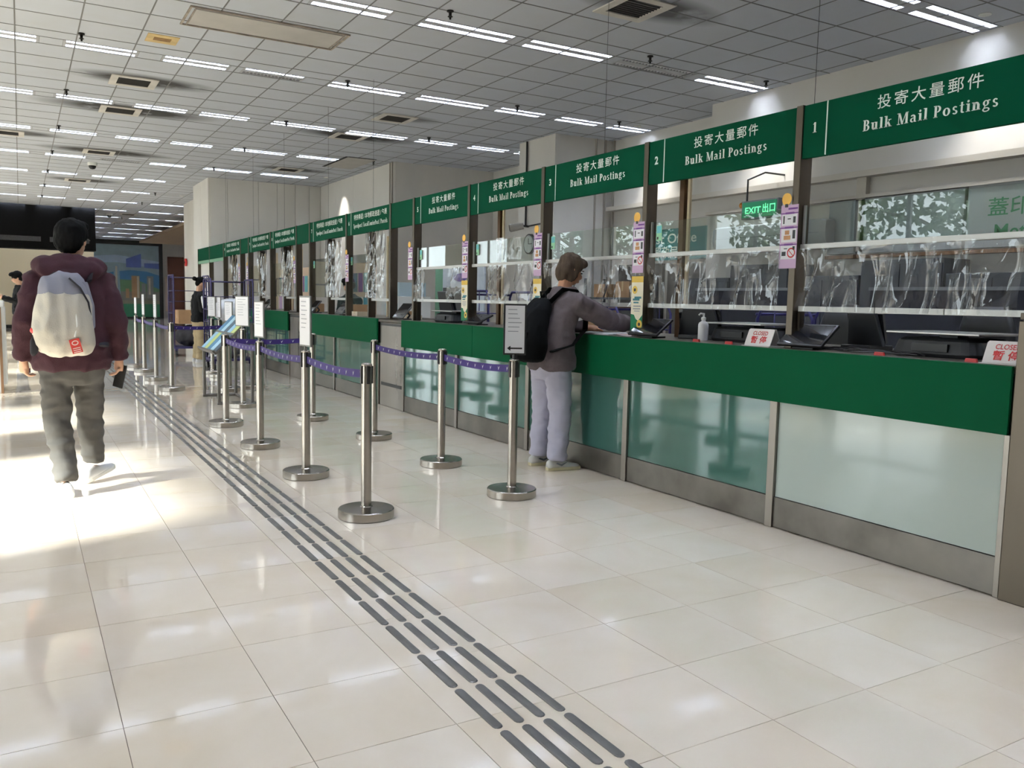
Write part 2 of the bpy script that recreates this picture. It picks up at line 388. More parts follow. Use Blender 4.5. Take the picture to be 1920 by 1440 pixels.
# ceiling
ceiling = struct(box('ceiling', -4.6, 9.6, -4, 50.4, CZ+.11, CZ+.2, mat('ceiling_void', (60, 58, 56), .9)))
ctm = MB().box(.004, TC-.004, .004, TC-.004, 0, .014).mesh('ceiling_tile', CEILM)
chm = MB().box(.004, TC-.004, .004, TC-.306, 0, .014).mesh('ceiling_tile', CEILM)
def lamp_row(j): return (j-1) % 5 == 0       # tile row whose far half holds the lights
cells = []
for i in range(-8, 16):
    for j in range(-19, 72):
        x, y = CX0+i*TC, CY0+j*TC; d = .3 if lamp_row(j) else TC
        cells.append((tile_area([(x, y, CZ), (x+TC, y, CZ), (x+TC, y+d, CZ), (x, y+d, CZ)]), x, y, d))
cells.sort(reverse=True)
mb = MB()
for k, (a, x, y, d) in enumerate(cells):
    if 1.5 < x+.3 < 3.2 and 9.1 < y+.3 < 9.7: pass
    if k < 300: put('ceiling_tile', ctm if d == TC else chm, ceiling, (x, y, CZ))
    else: mb.box(x+.004, x+TC-.004, y+.004, y+d-.004, CZ, CZ+.014)
mb.build('distant_ceiling_tiles', CEILM, ceiling)['kind'] = 'stuff'
gb = MB()
for i in range(-8, 17): gb.box(CX0+i*TC-.007, CX0+i*TC+.007, -3.9, 50, CZ-.003, CZ+.003)
for j in range(-18, 72):
    y = CY0+j*TC; gb.box(-4.4, 9.5, y-.007, y+.007, CZ-.0035, CZ+.003)
    if lamp_row(j): gb.box(-4.4, 9.5, y+.3-.006, y+.3+.002, CZ-.0035, CZ+.003)
gb.build('ceiling_grid_bars', mat('ceiling_grid', (112, 112, 112), .7), ceiling)['kind'] = 'stuff'
# ceiling lights
TUBE = mat('fluorescent_tube', (228, 238, 255), .4, emit=LAMP)
TUBEOFF = mat('unlit_tube', (190, 192, 194), .3)
REFL = mat('lamp_reflector', (225, 228, 232), .3, .3)
HOUS = mat('lamp_housing', (170, 172, 176), .5)
def light_meshes(L):
    h = MB().box(0, L, -.3, 0, .098, .105).box(0, L, -.3, -.28, 0, .098).box(0, L, -.02, 0, 0, .098).box(0, .03, -.28, -.02, 0, .098).box(L-.03, L, -.28, -.02, 0, .098).box(.03, L-.03, -.2, -.1, .003, .09).mesh('housing', HOUS)
    r = MB(); lv = MB()
    for y0, y1 in ((-.28, -.2), (-.1, -.02)):
        r.box(.03, L-.03, y0, y1, .09, .096)
        n = int(L/.05)
        for k in range(1, n): lv.box(.03+k*(L-.06)/n-.0015, .03+k*(L-.06)/n+.0015, y0, y1, .003, .045)
    t = [MB().cyl((.04, y, .068), (L-.04, y, .068), .016, 8) for y in (-.24, -.06)]
    return h, r.mesh('reflector', REFL), lv.mesh('louvre', REFL), t[0].mesh('tube', TUBE, True), t[1].mesh('tube', TUBE, True), t[0].mesh('unlit_tube', TUBEOFF, True), t[1].mesh('unlit_tube', TUBEOFF, True)
LM = {}
def ceiling_light(x, y, L, on=(1, 1), label=None, group=None):
    if L not in LM: LM[L] = light_meshes(L)
    h, r, lv, a, b, c, d = LM[L]
    o = thing('ceiling_light', label or 'lit recessed ceiling light with twin tubes behind a louvre', 'ceiling light', (x, y, CZ), 0, None if label else 'lit twin-tube lights set in rows across the tiled ceiling')
    put('housing', h, o); put('reflector', r, o); put('louvre', lv, o)['kind'] = 'stuff'; put('tube', a if on[0] else c, o); put('tube', b if on[1] else d, o)
FILL = []
for k in range(-2, 15):
    yr = CY0 + 2*TC + (k-1)*5*TC            # 5.41, 8.42, 11.43 ...
    xmax = 8.66 if yr < 9.3 else 9.2 if yr < 15 else 6.85 if yr < 22 else 4.0 if yr < 24 else 4.5 if yr < 29 else 7.9
    if yr < 9.3: cols = [(-.48, .78), (.52, .8), (1.56, .8), (2.52, .82), (3.66, 1.1), (4.93, 1.14), (6.2, 1.18), (7.5, 1.12)]
    else: cols = [(-1.5, .8), (-.52, .8), (.52, .8), (1.58, .8), (2.53, .8), (3.66, 1.1), (4.95, 1.14), (6.25, .82), (7.33, .84), (8.34, .8)]
    e = -1.6
    for x, L in cols:
        if x+L > xmax: break
        off = (k == 1 and x == 6.2); half = (k == 2 and x == 2.53)
        if k == 5 and x == 1.58: off = True
        ceiling_light(x, yr, L, (0, 0) if off else (1, 1) if not half else (1, 0),
                      ('unlit ceiling light with a sooty louvre beside a dirty vent' if k == 5 else 'unlit ceiling light between two lit ones near the green signs') if off else 'ceiling light with only one of its two tubes lit' if half else None)
        FILL.append((e, x, yr)); e = x+L
    FILL.append((e, xmax+.3, yr))
mb = MB()
for a, b, y in FILL:
    if b-a > .02: mb.box(a+.003, b-.003, y-.298, y-.004, CZ, CZ+.014)
mb.build('light_row_infill', CEILM, ceiling)
# vents
VF = mat('vent_frame', (200, 196, 188), .6, var=.15, vscale=3); VD = mat('vent_dark', (26, 25, 24), .8)
vf = MB()
for a in ((-.29, .29, -.29, -.2), (-.29, .29, .2, .29), (-.29, -.2, -.2, .2), (.2, .29, -.2, .2)): vf.box(*a, -.012, .002)
vfm = vf.mesh('frame', VF); vbm = MB().box(-.2, .2, -.2, .2, -.001, .001).mesh('dark_grille', VD)
vs_ = MB()
for k in range(9): vs_.box(-.2, .2, -.19+k*.045, -.184+k*.045, -.01, -.001)
vsm = vs_.mesh('grille_blades', mat('vent_blade', (66, 64, 62), .7))
for k, (x, y, s_) in enumerate(VENTS):
    o = thing('ceiling_vent', 'square ceiling air vent with dark grille, ' + ('its frame hanging crooked above the near signs', 'hardly sooted, between two rows of lights', 'with heavy soot touching a ceiling light', 'smudged, close to the yellowed plate', 'with a long sooty plume to one side', 'with soot over the unlit light beside it', 'smudged, beyond the dome camera', 'near the clad wall corner', 'dark slot, over the kiosk side of the hall', 'beyond the black bulkhead', 'far beyond the black bulkhead', 'over the brown soffit')[k], 'vent', (x, y, CZ-.001))
    put('frame', vfm, o); put('dark_grille', vbm, o); put('grille_blades', vsm, o)
# sprinkler heads, camera domes, hatches
spm = MB().lathe([(.001, 0), (.035, 0), (.035, -.012), (.016, -.018), (.014, -.05), (.026, -.055), (.026, -.06), (.012, -.064), (.009, -.085), (.001, -.087)], seg=12).mesh('sprinkler_head', mat('sprinkler_black', (22, 20, 18), .4, .4), False)
for x, y in [(6.39, 7.89), (8.3, 7.91), (6.39, 10.91), (8.26, 10.91), (3.78, 7.81), (3.83, 10.99), (3.85, 14.04), (6.35, 13.92), (.66, 13.78), (.67, 16.76), (.66, 19.76), (.66, 22.88), (.66, 25.9), (.66, 28.9), (.68, 10.75), (6.47, 16.95), (3.85, 17.0), (3.85, 20.0), (3.4, 26), (3.4, 29), (3.4, 35), (5.5, 35), (3.4, 38)]:
    tag(put('sprinkler_head', spm, None, (x, y, CZ)), 'small black sprinkler head hanging under the ceiling tiles', 'sprinkler', 'sprinkler heads on the ceiling')
for x, y, l in ((1.47, 21.0, 'white dome camera with dark lens under the ceiling near a sooty vent'), (2.87, 33.8, 'dome camera on the ceiling beyond the black bulkhead')):
    o = thing('dome_camera', l, 'camera', (x, y, CZ))
    MB().lathe([(.001, 0), (.1, 0), (.1, -.05), (.085, -.07), (.001, -.07)]).build('collar', WHITE, o, True, angle=40)
    MB().lathe([(.078, -.068), (.07, -.11), (.045, -.14), (.001, -.15)]).build('dome', BLACK, o, True)
HATCH = mat('hatch_board', (176, 173, 168), .7, var=.08, vscale=3)
o = thing('access_hatch', 'long grimy access panel let into the ceiling in a metal edge', 'ceiling hatch', (0, 0, CZ-.003))
box('panel', 1.62, 3.14, 9.16, 9.68, -.012, -.002, HATCH, o)
HE = mat('hatch_edge', (150, 140, 128), .6, var=.45, vscale=7)
for n_, a in enumerate(((1.55, 3.2, 9.09, 9.11), (1.55, 3.2, 9.72, 9.74), (1.55, 1.57, 9.11, 9.72), (3.18, 3.2, 9.11, 9.72), (1.605, 1.615, 9.13, 9.7), (3.145, 3.155, 9.13, 9.7))): box('edge_strip', *a, -.016, -.002, HE, o)
for a in ((1.75, 2.15), (2.7, 3.1)): box('gap', a[0], a[1], 9.125, 9.15, -.004, -.001, VD, o)
o = thing('stained_plate', 'small yellowed square plate with a brown centre in the ceiling', 'ceiling plate', (1.475, 10.46, CZ))
box('rim', -.165, .165, -.165, .165, -.006, -.001, mat('yellowed', (196, 170, 118), .7, var=.2), o)
box('centre', -.09, .09, -.06, .06, -.009, -.006, mat('brown_scorch', (132, 100, 58), .8, var=.3, vscale=14), o)
o = thing('loose_hatch', 'crooked ceiling panel with dark gaps beside the wall corner', 'ceiling hatch', (6.15, 17.5, CZ-.004))
box('panel', -.3, .3, -.75, .75, -.01, -.002, HATCH, o)
box('gap', -.36, -.3, -.78, .78, -.004, -.001, VD, o); box('gap', -.3, .3, -.8, -.75, -.004, -.001, VD, o)
# walls of the office behind the counters (right), far end and left glazing
def wall(name, *a, m=None): return struct(box(name, *a, m or WALLM))
wall('wall_right', 8.65, 9.6, -4, 9.24, 0, 4.4)
wall('wall_right_recess', 9.17, 9.6, 9.24, 12.27, 0, 4.4)
wall('wall_column', 7.95, 9.6, 12.27, 13.46, 0, 4.4)
wall('wall_right_far', 9.2, 9.6, 13.46, 16.7, 0, 4.4)
b1 = wall('wall_office_block', 6.87, 9.6, 16.72, 21.77, 0, 4.4)
b2 = wall('wall_office_end', 4.07, 6.87, 21.77, 23.85, 0, 4.4)
wall('wall_hall_pier', 4.6, 8, 23.85, 28.8, 0, 4.4)
wall('wall_hall_far', 8, 9.6, 28.8, 50.4, 0, 4.4)
wall('wall_end', -4.6, 8, 50.1, 50.4, 0, 4.4)
wall('wall_behind', -4.6, 8.65, -4.3, -4, 0, 4.4)
# cladding panels with open joints on the two clad faces
PANEL = mat('wall_cladding', (222, 220, 215), .6, var=.04, vscale=1.2)
ys = [16.72, 18.0, 19.25, 20.5, 21.75]
for a, b in zip(ys, ys[1:]): box('wall_panel', 6.85, 6.868, a+.006, b-.006, 0, CZ, PANEL, b1)
xs = [4.09, 4.5, 5.25, 5.72, 6.18, 6.55, 6.845]
for a, b in zip(xs, xs[1:]): box('wall_panel', a+.005, b-.005, 21.75, 21.768, 0, CZ, PANEL, b2)
for a, b in ((21.79, 22.75), (22.75, 23.83)): box('wall_panel', 4.05, 4.068, a+.005, b-.005, 0, CZ, PANEL, b2)
# horizontal ducts and ledges on the office wall
TR = mat('painted_trim', (202, 196, 184), .6)
for n_, a in enumerate(((8.5, 8.65, 2, 9.2, 2.86, 2.93), (8.56, 8.65, 2, 9.2, 2.62, 2.66), (8.58, 8.65, 6.55, 6.68, 2.0, 2.86), (9.0, 9.17, 9.3, 12.2, 2.95, 3.02))):
    struct(box('trim_%d' % (n_+1), *a, TR))
# left: glazed front with piers, daylight comes in here
FRAME = mat('window_frame', (92, 94, 96), .4, .5)
PIER = mat('pier_stone', (186, 180, 170), .6, var=.05)
OPEN = [(3.55, 6.35), (7.7, 9.9), (10.9, 13.4), (14.4, 16.9), (17.9, 20.6), (21.8, 24.6), (26, 29.5)]
prev = -4.3
for n_, (a, b) in enumerate(OPEN):
    struct(box('wall_left_pier.%03d' % n_ if n_ else 'wall_left_pier', -4.75, -4.45, prev, a, 0, 4.4, PIER)); prev = b
    wn_ = struct(D.objects.new('window_%d' % (n_+1), None)); COL.objects.link(wn_); wn_.location = (-4.6, 0, 0)
    f = MB().box(-.04, .04, a, b, 3.2, 3.28).box(-.04, .04, a, b, 0, .06).box(-.04, .04, a, a+.06, 0, 3.28).box(-.04, .04, b-.06, b, 0, 3.28).box(-.03, .03, (a+b)/2-.03, (a+b)/2+.03, .06, 3.2)
    f.build('window_frame', FRAME, wn_)
    for c, d in ((a+.06, (a+b)/2-.03), ((a+b)/2+.03, b-.06)): box('pane', -.004, .004, c, d, .06, 3.2, WGLASS, wn_)
    struct(box('wall_left_lintel.%03d' % n_ if n_ else 'wall_left_lintel', -4.75, -4.45, a, b, 3.28, 4.4, PIER))
struct(box('wall_left_pier.020', -4.75, -4.45, prev, 50.4, 0, 4.4, PIER))
pave = struct(box('pavement_outside', -40, -4.75, -25, 70, -.2, -.05, mat('outdoor_paving', (150, 148, 144), .8, var=.1)))
# black bulkhead hanging over the far left part of the hall, cream block below it
bh = struct(box('wall_bulkhead', -4.45, 2.3, 32.3, 33.1, 2.76, 4.3, mat('black_bulkhead', (12, 12, 13), .85, spec=.1)))
for a, b in ((-.9, .66), (.92, 2.1)): box('grille_strip', a, b, 32.28, 32.3, 3.0, 3.16, mat('bulkhead_grille', (46, 46, 48), .4, var=.3, vscale=30), bh)
struct(box('wall_cream_block', -4.45, 2.45, 35.5, 40, 0, 2.92, mat('warm_cream', (246, 234, 206), .6)))
struct(box('baseboard_cream_block', -4.45, 2.46, 35.46, 35.5, 0, .12, BLACK))
# sloping brown soffit beyond the pier
struct(box('trim_brown_soffit', 5.0, 8, 30, 44, 3.75, 3.85, mat('brown_soffit', (128, 108, 84), .7)))
struct(MB().box(7.1, 7.95, 50.02, 50.1, 0, 3.4).build('door_1', mat('brown_door', (96, 56, 36), .5)))
struct(box('trim_end_frame', 3.3, 8, 50.0, 50.1, 4.08, 4.19, BLACK))
# ================================================================== THE COUNTERS
POSTS = [2.08, 3.52, 4.92, 6.33, 7.74, 9.14, 9.86, 11.49, 13.23, 13.97, 15.65, 17.36, 18.07, 19.76, 21.4, 22.9]
CT = 1.085                                   # worktop height
BODY = mat('counter_carcass', (40, 42, 42), .7)
LIP = mat('worktop_edge', (92, 84, 74), .35, .6, var=.2)
def counter(y0, y1, mulls, joints, label, light_first=False):
    o = thing('service_counter', label, 'counter', (0, y0, 0))
    def B(n_, x0, x1, a, b, z0, z1, m, bevel=0): return box(n_, x0, x1, a-y0, b-y0, z0, z1, m, o, bevel)
    B('carcass', 3.93, 4.66, y0+.01, y1-.01, 0, 1.05, BODY)
    B('worktop', 3.885, 4.75, y0, y1, 1.05, CT, LIP, .004)
    js = [y0] + joints + [y1]
    for a, b in zip(js, js[1:]): B('apron_panel', 3.862, 3.885, a+.004, b-.004, .768, CT-.002, GREEN, .002)
    ms = [y0] + mulls + [y1]
    for k, (a, b) in enumerate(zip(ms, ms[1:])):
        B('glass_panel', 3.905, 3.925, a+.03, b-.03, .19, .78, LIGHTG if light_first and k == 0 else TEALG)
        B('kick_plate', 3.897, 3.925, a+.027, b-.027, 0.004, .187, KICK, .002)
    for m_ in ms: B('mullion', 3.885, 3.925, max(y0, m_-.027), min(y1, m_+.027), 0, .766, STEEL, .002)
    return o
def pilaster(y0, y1, label, slots=True, tall=0):
    o = thing('steel_pilaster', label, 'pilaster', (0, y0, 0)); d = y1-y0
    box('casing', 3.868 if tall else 3.9, 4.7, .0 if tall else .01, d if tall else d-.01, 0, 1.04+tall, POSTM if tall else STEEL, o, .004)
    box('cap', 3.866 if tall else 3.88, 4.72, .005, d-.005, 1.045+tall, 1.075+tall, LIP, o, .003)
    if slots:
        box('lower_slot', 3.896, 3.905, .06, d-.06, .255, .295, BLACK, o)
        box('upper_slot', 3.896, 3.905, .04, d-.04, 1.0, 1.03, BLACK, o)
counter(2.12, 9.2, [3.52, 4.95, 6.37, 7.79], [7.39], 'long green-fronted counter below the Bulk Mail Postings signs', True)
pilaster(1.2, 2.112, 'wide brushed steel end casing of the counter under sign 1', False, .25)
pilaster(9.205, 9.975, 'brushed steel casing with black slots under the blank sign beside sign 5')
counter(9.98, 13.33, [11.74], [], 'green-fronted counter below signs 6 and 7')
pilaster(13.335, 14.075, 'brushed steel casing with black slots beside sign 7')
counter(14.08, 17.36, [15.7], [], 'green-fronted counter below signs 8 and 9')
pilaster(17.365, 18.075, 'brushed steel casing with black slots beside sign 9')
counter(18.08, 21.6, [19.8], [], 'green-fronted counter below sign 10 near the white pier')
# posts carrying the sign band
for k, y in enumerate(POSTS):
    nm = {0: 'right of sign 1', 1: 'between signs 1 and 2', 2: 'between signs 2 and 3', 3: 'between signs 3 and 4', 4: 'between signs 4 and 5', 5: 'between sign 5 and a blank board', 6: 'between sign 6 and a blank board', 7: 'between signs 6 and 7', 8: 'between sign 7 and a blank board', 9: 'between sign 8 and a blank board', 10: 'between signs 8 and 9', 11: 'between sign 9 and a blank board', 12: 'between sign 10 and a blank board', 13: 'at the far side of sign 10', 14: 'between the two farthest blank boards', 15: 'at the far end of the green sign band'}[k]
    o = thing('partition_post', 'steel post on the counter ' + nm, 'post', (3.98, y, CT))
    box('front_post', 0, .1, -.024, .024, 0, 1.42, POSTM, o, .003)
    if k in (2, 4, 7, 10):
        box('rear_post', .36, .42, -.02, .03, 0, 1.42, mat('bronze_post', (92, 68, 46), .4, .6), o)
        box('cream_pole', .38, .4, -.06, -.035, 0, 1.42, mat('cream_pole', (226, 208, 172), .5), o)
# sign boards
def lettering(parent, name, fn, m=LETTER):
    mb = MB(); fn(mb); o = mb.build(name, m, parent); o['kind'] = 'stuff'; return o
BULK = [(1, 2.08, 3.52), (2, 3.52, 4.92), (3, 4.92, 6.33), (4, 6.33, 7.74), (5, 7.74, 9.14)]
SPEED = [(6, 9.86, 11.49), (7, 11.49, 13.23), (8, 13.97, 15.65), (9, 15.65, 17.36), (10, 18.07, 19.76)]
for n_, a, b in BULK + SPEED:
    bulk = n_ < 6
    o = thing('counter_sign', 'green sign board number %d reading %s' % (n_, 'Bulk Mail Postings' if bulk else 'Speedpost, LocalCourierPost and Parcels'), 'sign', (0, 0, 0))
    ln = b-.19
    tb = box('text_board', 3.99, 4.02, a+.026, ln-.004, 2.197, 2.5, SIGNG, o)
    nb = box('number_board', 3.99, 4.02, ln+.004, b-.026, 2.197, 2.5, SIGNG, o)
    box('divider', 3.988, 4.02, ln-.004, ln+.004, 2.2, 2.498, LETTER, o)
    c = (a+ln)/2 + (.012 if bulk else 0)
    if bulk:
        lettering(tb, 'english_lettering', lambda mb: put_serif(mb, 'Bulk Mail Postings', .058, face_customer(3.99, c, 2.288), .745))
        lettering(tb, 'chinese_lettering', lambda mb: put_font(mb, '投寄大量郵件', .078, face_customer(3.99, c, 2.398), .575, .0003, space=1.3))
    else:
        lettering(tb, 'english_lettering', lambda mb: put_serif(mb, 'Speedpost / LocalCourierPost / Parcels', .056, face_customer(3.99, c, 2.285), 1.24))
        lettering(tb, 'chinese_lettering', lambda mb: put_font(mb, '特快專遞 / 本地郵政速遞 / 包裹', .08, face_customer(3.99, c, 2.396), 1.2, .0003))
    if n_ == 1: lettering(nb, 'numeral', lambda mb: put_serif(mb, '1', .058, face_customer(3.99, b-.107, 2.335), .035))
    else: lettering(nb, 'numeral', lambda mb: put_font(mb, str(n_), .076, face_customer(3.99, b-.107, 2.335), None, .0025))
for k, (a, b) in enumerate([(9.14, 9.86), (13.23, 13.97), (17.36, 18.07), (19.76, 21.4), (21.4, 22.9)]):
    o = thing('blank_sign', 'plain green sign board %s' % ('between signs 5 and 6', 'between signs 7 and 8', 'between signs 9 and 10', 'next after sign 10 with a pale lower edge', 'last in the band beside the white pier')[k], 'sign', (0, 0, 0))
    box('board', 3.99, 4.02, a+.026, b-.026, 2.197, 2.5, SIGNG, o)
    if k > 2: box('lower_edge', 3.985, 4.02, a+.026, b-.026, 2.12, 2.19, mat('pale_green', (120, 164, 138), .5), o)
# thin wires from the ceiling to the sign band
for y in (3.52, 5.6, 10.74, 12.63, 15.1, 17.4, 20):
    tag(MB().cyl((4.1, y, 2.5), (4.1, y, CZ), .0018, 6).build('suspension_wire', DARK), 'thin wire from the ceiling down to the green sign band', 'wire', 'suspension wires above the green sign band')
# glass screens and plastic film
def film(name, y0, y1, z0, z1, x, seed, parent=None, amp=.022, nv=46):
    nu = max(14, int((y1-y0)*60)); mb = MB(); vv = []
    for j in range(nv+1):
        for i in range(nu+1):
            u, v = i/nu, j/nv; y, z = y0+(y1-y0)*u, z0+(z1-z0)*v
            q = 1-v
            d = noise.noise(V((y*6+seed, z*.9, seed*3.1)))*1.0 + noise.noise(V((y*13-seed+z*2, z*1.2, 5)))*.45 + noise.noise(V((y*4+z*5, seed, z)))*.5 + noise.noise(V((y*26, z*4+seed, 9)))*.10
            d = (abs(d)**.8*1.3-.4)*amp*(.2+1.0*min(1, 2.2*q))*min(1, 6*q+.1)
            vv.append((x+d, y, z))
    mb.add(vv, [(j*(nu+1)+i, j*(nu+1)+i+1, (j+1)*(nu+1)+i+1, (j+1)*(nu+1)+i) for j in range(nv) for i in range(nu)])
    return mb.build(name, FILM, parent, True)
LOWRAIL = {1: [.33, .62], 2: [.5], 3: [.45], 4: [.55], 5: [.4]}
for n_, a, b in BULK:
    o = thing('glass_screen', 'clear glass screen with pale metal rails on the counter at sign %d' % n_, 'glass screen', (4.03, a, CT))
    y0, y1 = .03, b-a-.03
    def Z(z): return z-CT
    box('upper_pane', -.004, .004, y0+.02, y1, Z(1.7), Z(1.925), GLASS, o)
    box('middle_rail', -.016, .016, y0-.005, y1+.005, Z(1.672), Z(1.702), ALU, o, .002)
    js = [0]+LOWRAIL[n_]+[1]
    for p, q in zip(js, js[1:]): box('lower_rail', -.014, .018, y0+p*(y1-y0)+.002, y0+q*(y1-y0)-.002, Z(1.305), Z(1.337), ALU, o, .002)
    box('edge_strip', -.008, .008, y1-.012, y1, Z(1.7), Z(1.93), ALU, o)
    box('bracket', -.012, .03, y0-.005, y0+.015, 0, Z(1.305), POSTM, o); box('bracket', -.012, .03, y1-.015, y1+.005, 0, Z(1.305), POSTM, o)
    L_ = {1: [(.05, .98)], 2: [(.03, .38), (.42, .97)], 3: [(.02, .62), (.7, .98)], 4: [(.05, .3), (.42, .7)], 5: [(.08, .3), (.75, .95)]}[n_]
    for k, (p, q) in enumerate(L_):
        s_ = tag(film('plastic_sheet', a+.03+p*(b-a-.06), a+.03+q*(b-a-.06), 1.31, 1.675, 3.972, n_*7.3+k*3.1, amp=.075), 'crinkled clear plastic sheet hung below the middle rail at sign %d%s' % (n_, '' if len(L_) == 1 else (', on its right', ', on its left')[k]), 'plastic sheet')
    if n_ == 4:
        tag(film('plastic_sheet', a+.35, a+.8, 1.72, 1.93, 3.968, 41, amp=.03), 'clear plastic bag sheet over the upper glass at sign 4', 'plastic sheet')
for n_, a, b in SPEED:
    m_ = a + (b-a)*.46
    o = thing('service_booth', 'steel posts and glass of the narrow service booth at sign %d' % n_, 'booth', (4.03, a, CT))
    box('middle_post', -.05, .05, m_-a-.022, m_-a+.022, 0, 1.11, POSTM, o, .003)
    box('lower_rail', -.014, .018, .03, m_-a-.025, .215, .25, ALU, o, .002)
    box('side_pane', -.004, .004, m_-a+.03, b-a-.03, .25, .84, GLASS, o)
    box('side_post', .34, .38, m_-a+.3, m_-a+.33, 0, 1.1, mat('cream_pole', (226, 208, 172), .5), o)
    tag(film('plastic_sheet', a+.03, m_-.03, 1.34, 2.19, 3.93, n_*5.7, amp=.035, nv=70), 'tall clear plastic curtain below the sign band at sign %d' % n_, 'plastic sheet')
# ------------------------------------------------------------------ notices on the posts
PINK = mat('pink_notice', (200, 170, 200), .6); PURP = mat('purple_print', (112, 62, 140), .6); SKIN_ = mat('tan_print', (190, 140, 96), .6)
ORNG = mat('orange_bulb', (240, 186, 84), .5); CREAMP = mat('cream_print', (238, 230, 206), .6); GRNP = mat('green_print', (24, 118, 78), .6); TEALP = mat('teal_print', (60, 120, 130), .6); YEL = mat('yellow_print', (222, 186, 84), .6)
def circle(r, cx, cy_, n=20): return [(cx+r*math.cos(2*PI*i/n), cy_+r*math.sin(2*PI*i/n)) for i in range(n)]
def pink_notice(y, label, z=1.57):
    o = thing('warning_notice', label, 'notice', (3.974, y, z)); M = lambda d: face_customer(-d, 0, 0)
    MB().prism(rect(-.065, 0, .065, .375), .002, M(0)).build('sheet', PINK, o)
    mb = MB()
    for z0, z1 in ((.055, .135), (.155, .235), (.255, .32)): mb.prism(rect(-.055, z0, .058, z1), .0006, M(.002))
    mb.build('white_boxes', PAPER, o)
    mb = MB()
    for z0 in (.138, .238, .323): mb.prism(rect(-.065, z0, .065, z0+.006), .0006, M(.002))
    for z0 in (.136, .236, .321): mb.prism(rect(-.03, z0, .035, z0+.011), .0012, M(.002))
    mb.prism(rect(-.01, .347, .06, .358), .0006, M(.002)); mb.build('purple_bands', PURP, o)['kind'] = 'stuff'
    mb = MB()
    mb.prism(rect(-.035, .17, .015, .195), .0006, M(.0026)); mb.prism(rect(-.028, .2, .005, .225), .0006, M(.0026)); mb.build('brown_pictures', SKIN_, o)
    mb = MB()
    for a in ((-.045, .265, -.035, .312), (.03, .268, .048, .305), (-.012, .29, .012, .296), (.03, .175, .05, .225), (-.045, .075, -.015, .1), (.035, .11, .052, .13), (-.03, .115, -.005, .12)): mb.prism(rect(*a), .0006, M(.0026))
    mb.build('dark_figures', DARK, o)
    mb = MB()
    for q in arc(.026, .092, .03, .03, 0, 360, .006, .006, 24): mb.prism(q, .0006, M(.0026))
    mb.prism(dia(.004, .108, .042, .07, .006), .0006, M(.0026)); mb.build('red_ring', RED, o)
    b = MB().prism(circle(.036, -.025, .41), .003, M(.001)).build('bulb', ORNG, o)
    MB().prism(rect(-.036, .362, -.014, .382), .0032, M(.001)).build('bulb_base', DARK, b)
def promo(y, label, z=1.12):
    o = thing('promotional_poster', label, 'poster', (3.974, y, z)); M = lambda d: face_customer(-d, 0, 0)
    MB().prism(rect(-.068, 0, .068, .415), .002, M(0)).build('sheet', CREAMP, o)
    MB().prism([(-.068, 0), (.068, 0), (.068, .13), (.02, .085), (-.01, .1), (-.03, .13), (-.068, .135)], .0006, M(.002)).build('green_foot', GRNP, o)
    mb = MB(); mb.prism(rect(-.068, .37, .068, .415), .0006, M(.002)); mb.prism(circle(.03, -.028, .315), .0008, M(.002)); mb.prism(circle(.032, .035, .06), .0012, M(.002)); mb.build('yellow_circles', YEL, o)['kind'] = 'stuff'
    mb = MB(); mb.prism(circle(.012, -.028, .315), .0016, M(.002)); mb.prism(circle(.013, .035, .06), .002, M(.002)); mb.build('dark_centres', DARK, o)
    mb = MB()
    for a in ((-.05, .235, .03, .25), (-.03, .25, .05, .265), (-.04, .215, .02, .226)): mb.prism(rect(*a), .0006, M(.002))
    mb.build('teal_lines', TEALP, o)
    mb = MB()
    for a in ((-.04, .19, .045, .198), (-.045, .17, .04, .178), (-.03, .155, .035, .16)): mb.prism(rect(*a), .0006, M(.002))
    mb.build('grey_lines', INK, o)
for y, s_ in ((3.55, 'between signs 1 and 2'), (4.965, 'between signs 2 and 3'), (6.375, 'between signs 3 and 4'), (7.79, 'between signs 4 and 5'), (9.2, 'beside sign 5'), (11.42, 'between signs 6 and 7'), (14.04, 'beside sign 8'), (17.42, 'beside sign 9'), (18.14, 'beside sign 10')):
    pink_notice(y, 'pink strip notice with orange bulb cut-out on the post ' + s_, 1.56)
for y, s_ in ((4.96, 'between signs 2 and 3'), (6.37, 'between signs 3 and 4'), (7.79, 'between signs 4 and 5')):
    promo(y, 'cream and green poster with yellow circles on the post ' + s_)
STK = mat('teal_sticker', (104, 184, 190), .5); STK2 = mat('green_sticker', (150, 206, 164), .5)
for y, s_ in ((4.79, '2'), (6.2, '3'), (7.6, '4'), (9.0, '5'), (11.36, '6'), (13.1, '7')):
    o = thing('glass_sticker', 'small teal and green sticker on the glass left of sign ' + s_, 'sticker', (4.02, y, 1.83)); M = face_customer(0, 0, 0)
    MB().prism(rect(-.03, -.04, .03, .07), .002, M).build('sheet', STK2, o); MB().prism(rect(-.025, .015, .025, .065), .003, M).build('upper_print', STK, o)
    MB().prism(rect(-.022, -.03, -.006, -.012), .003, M).build('dark_print', DARK, o)
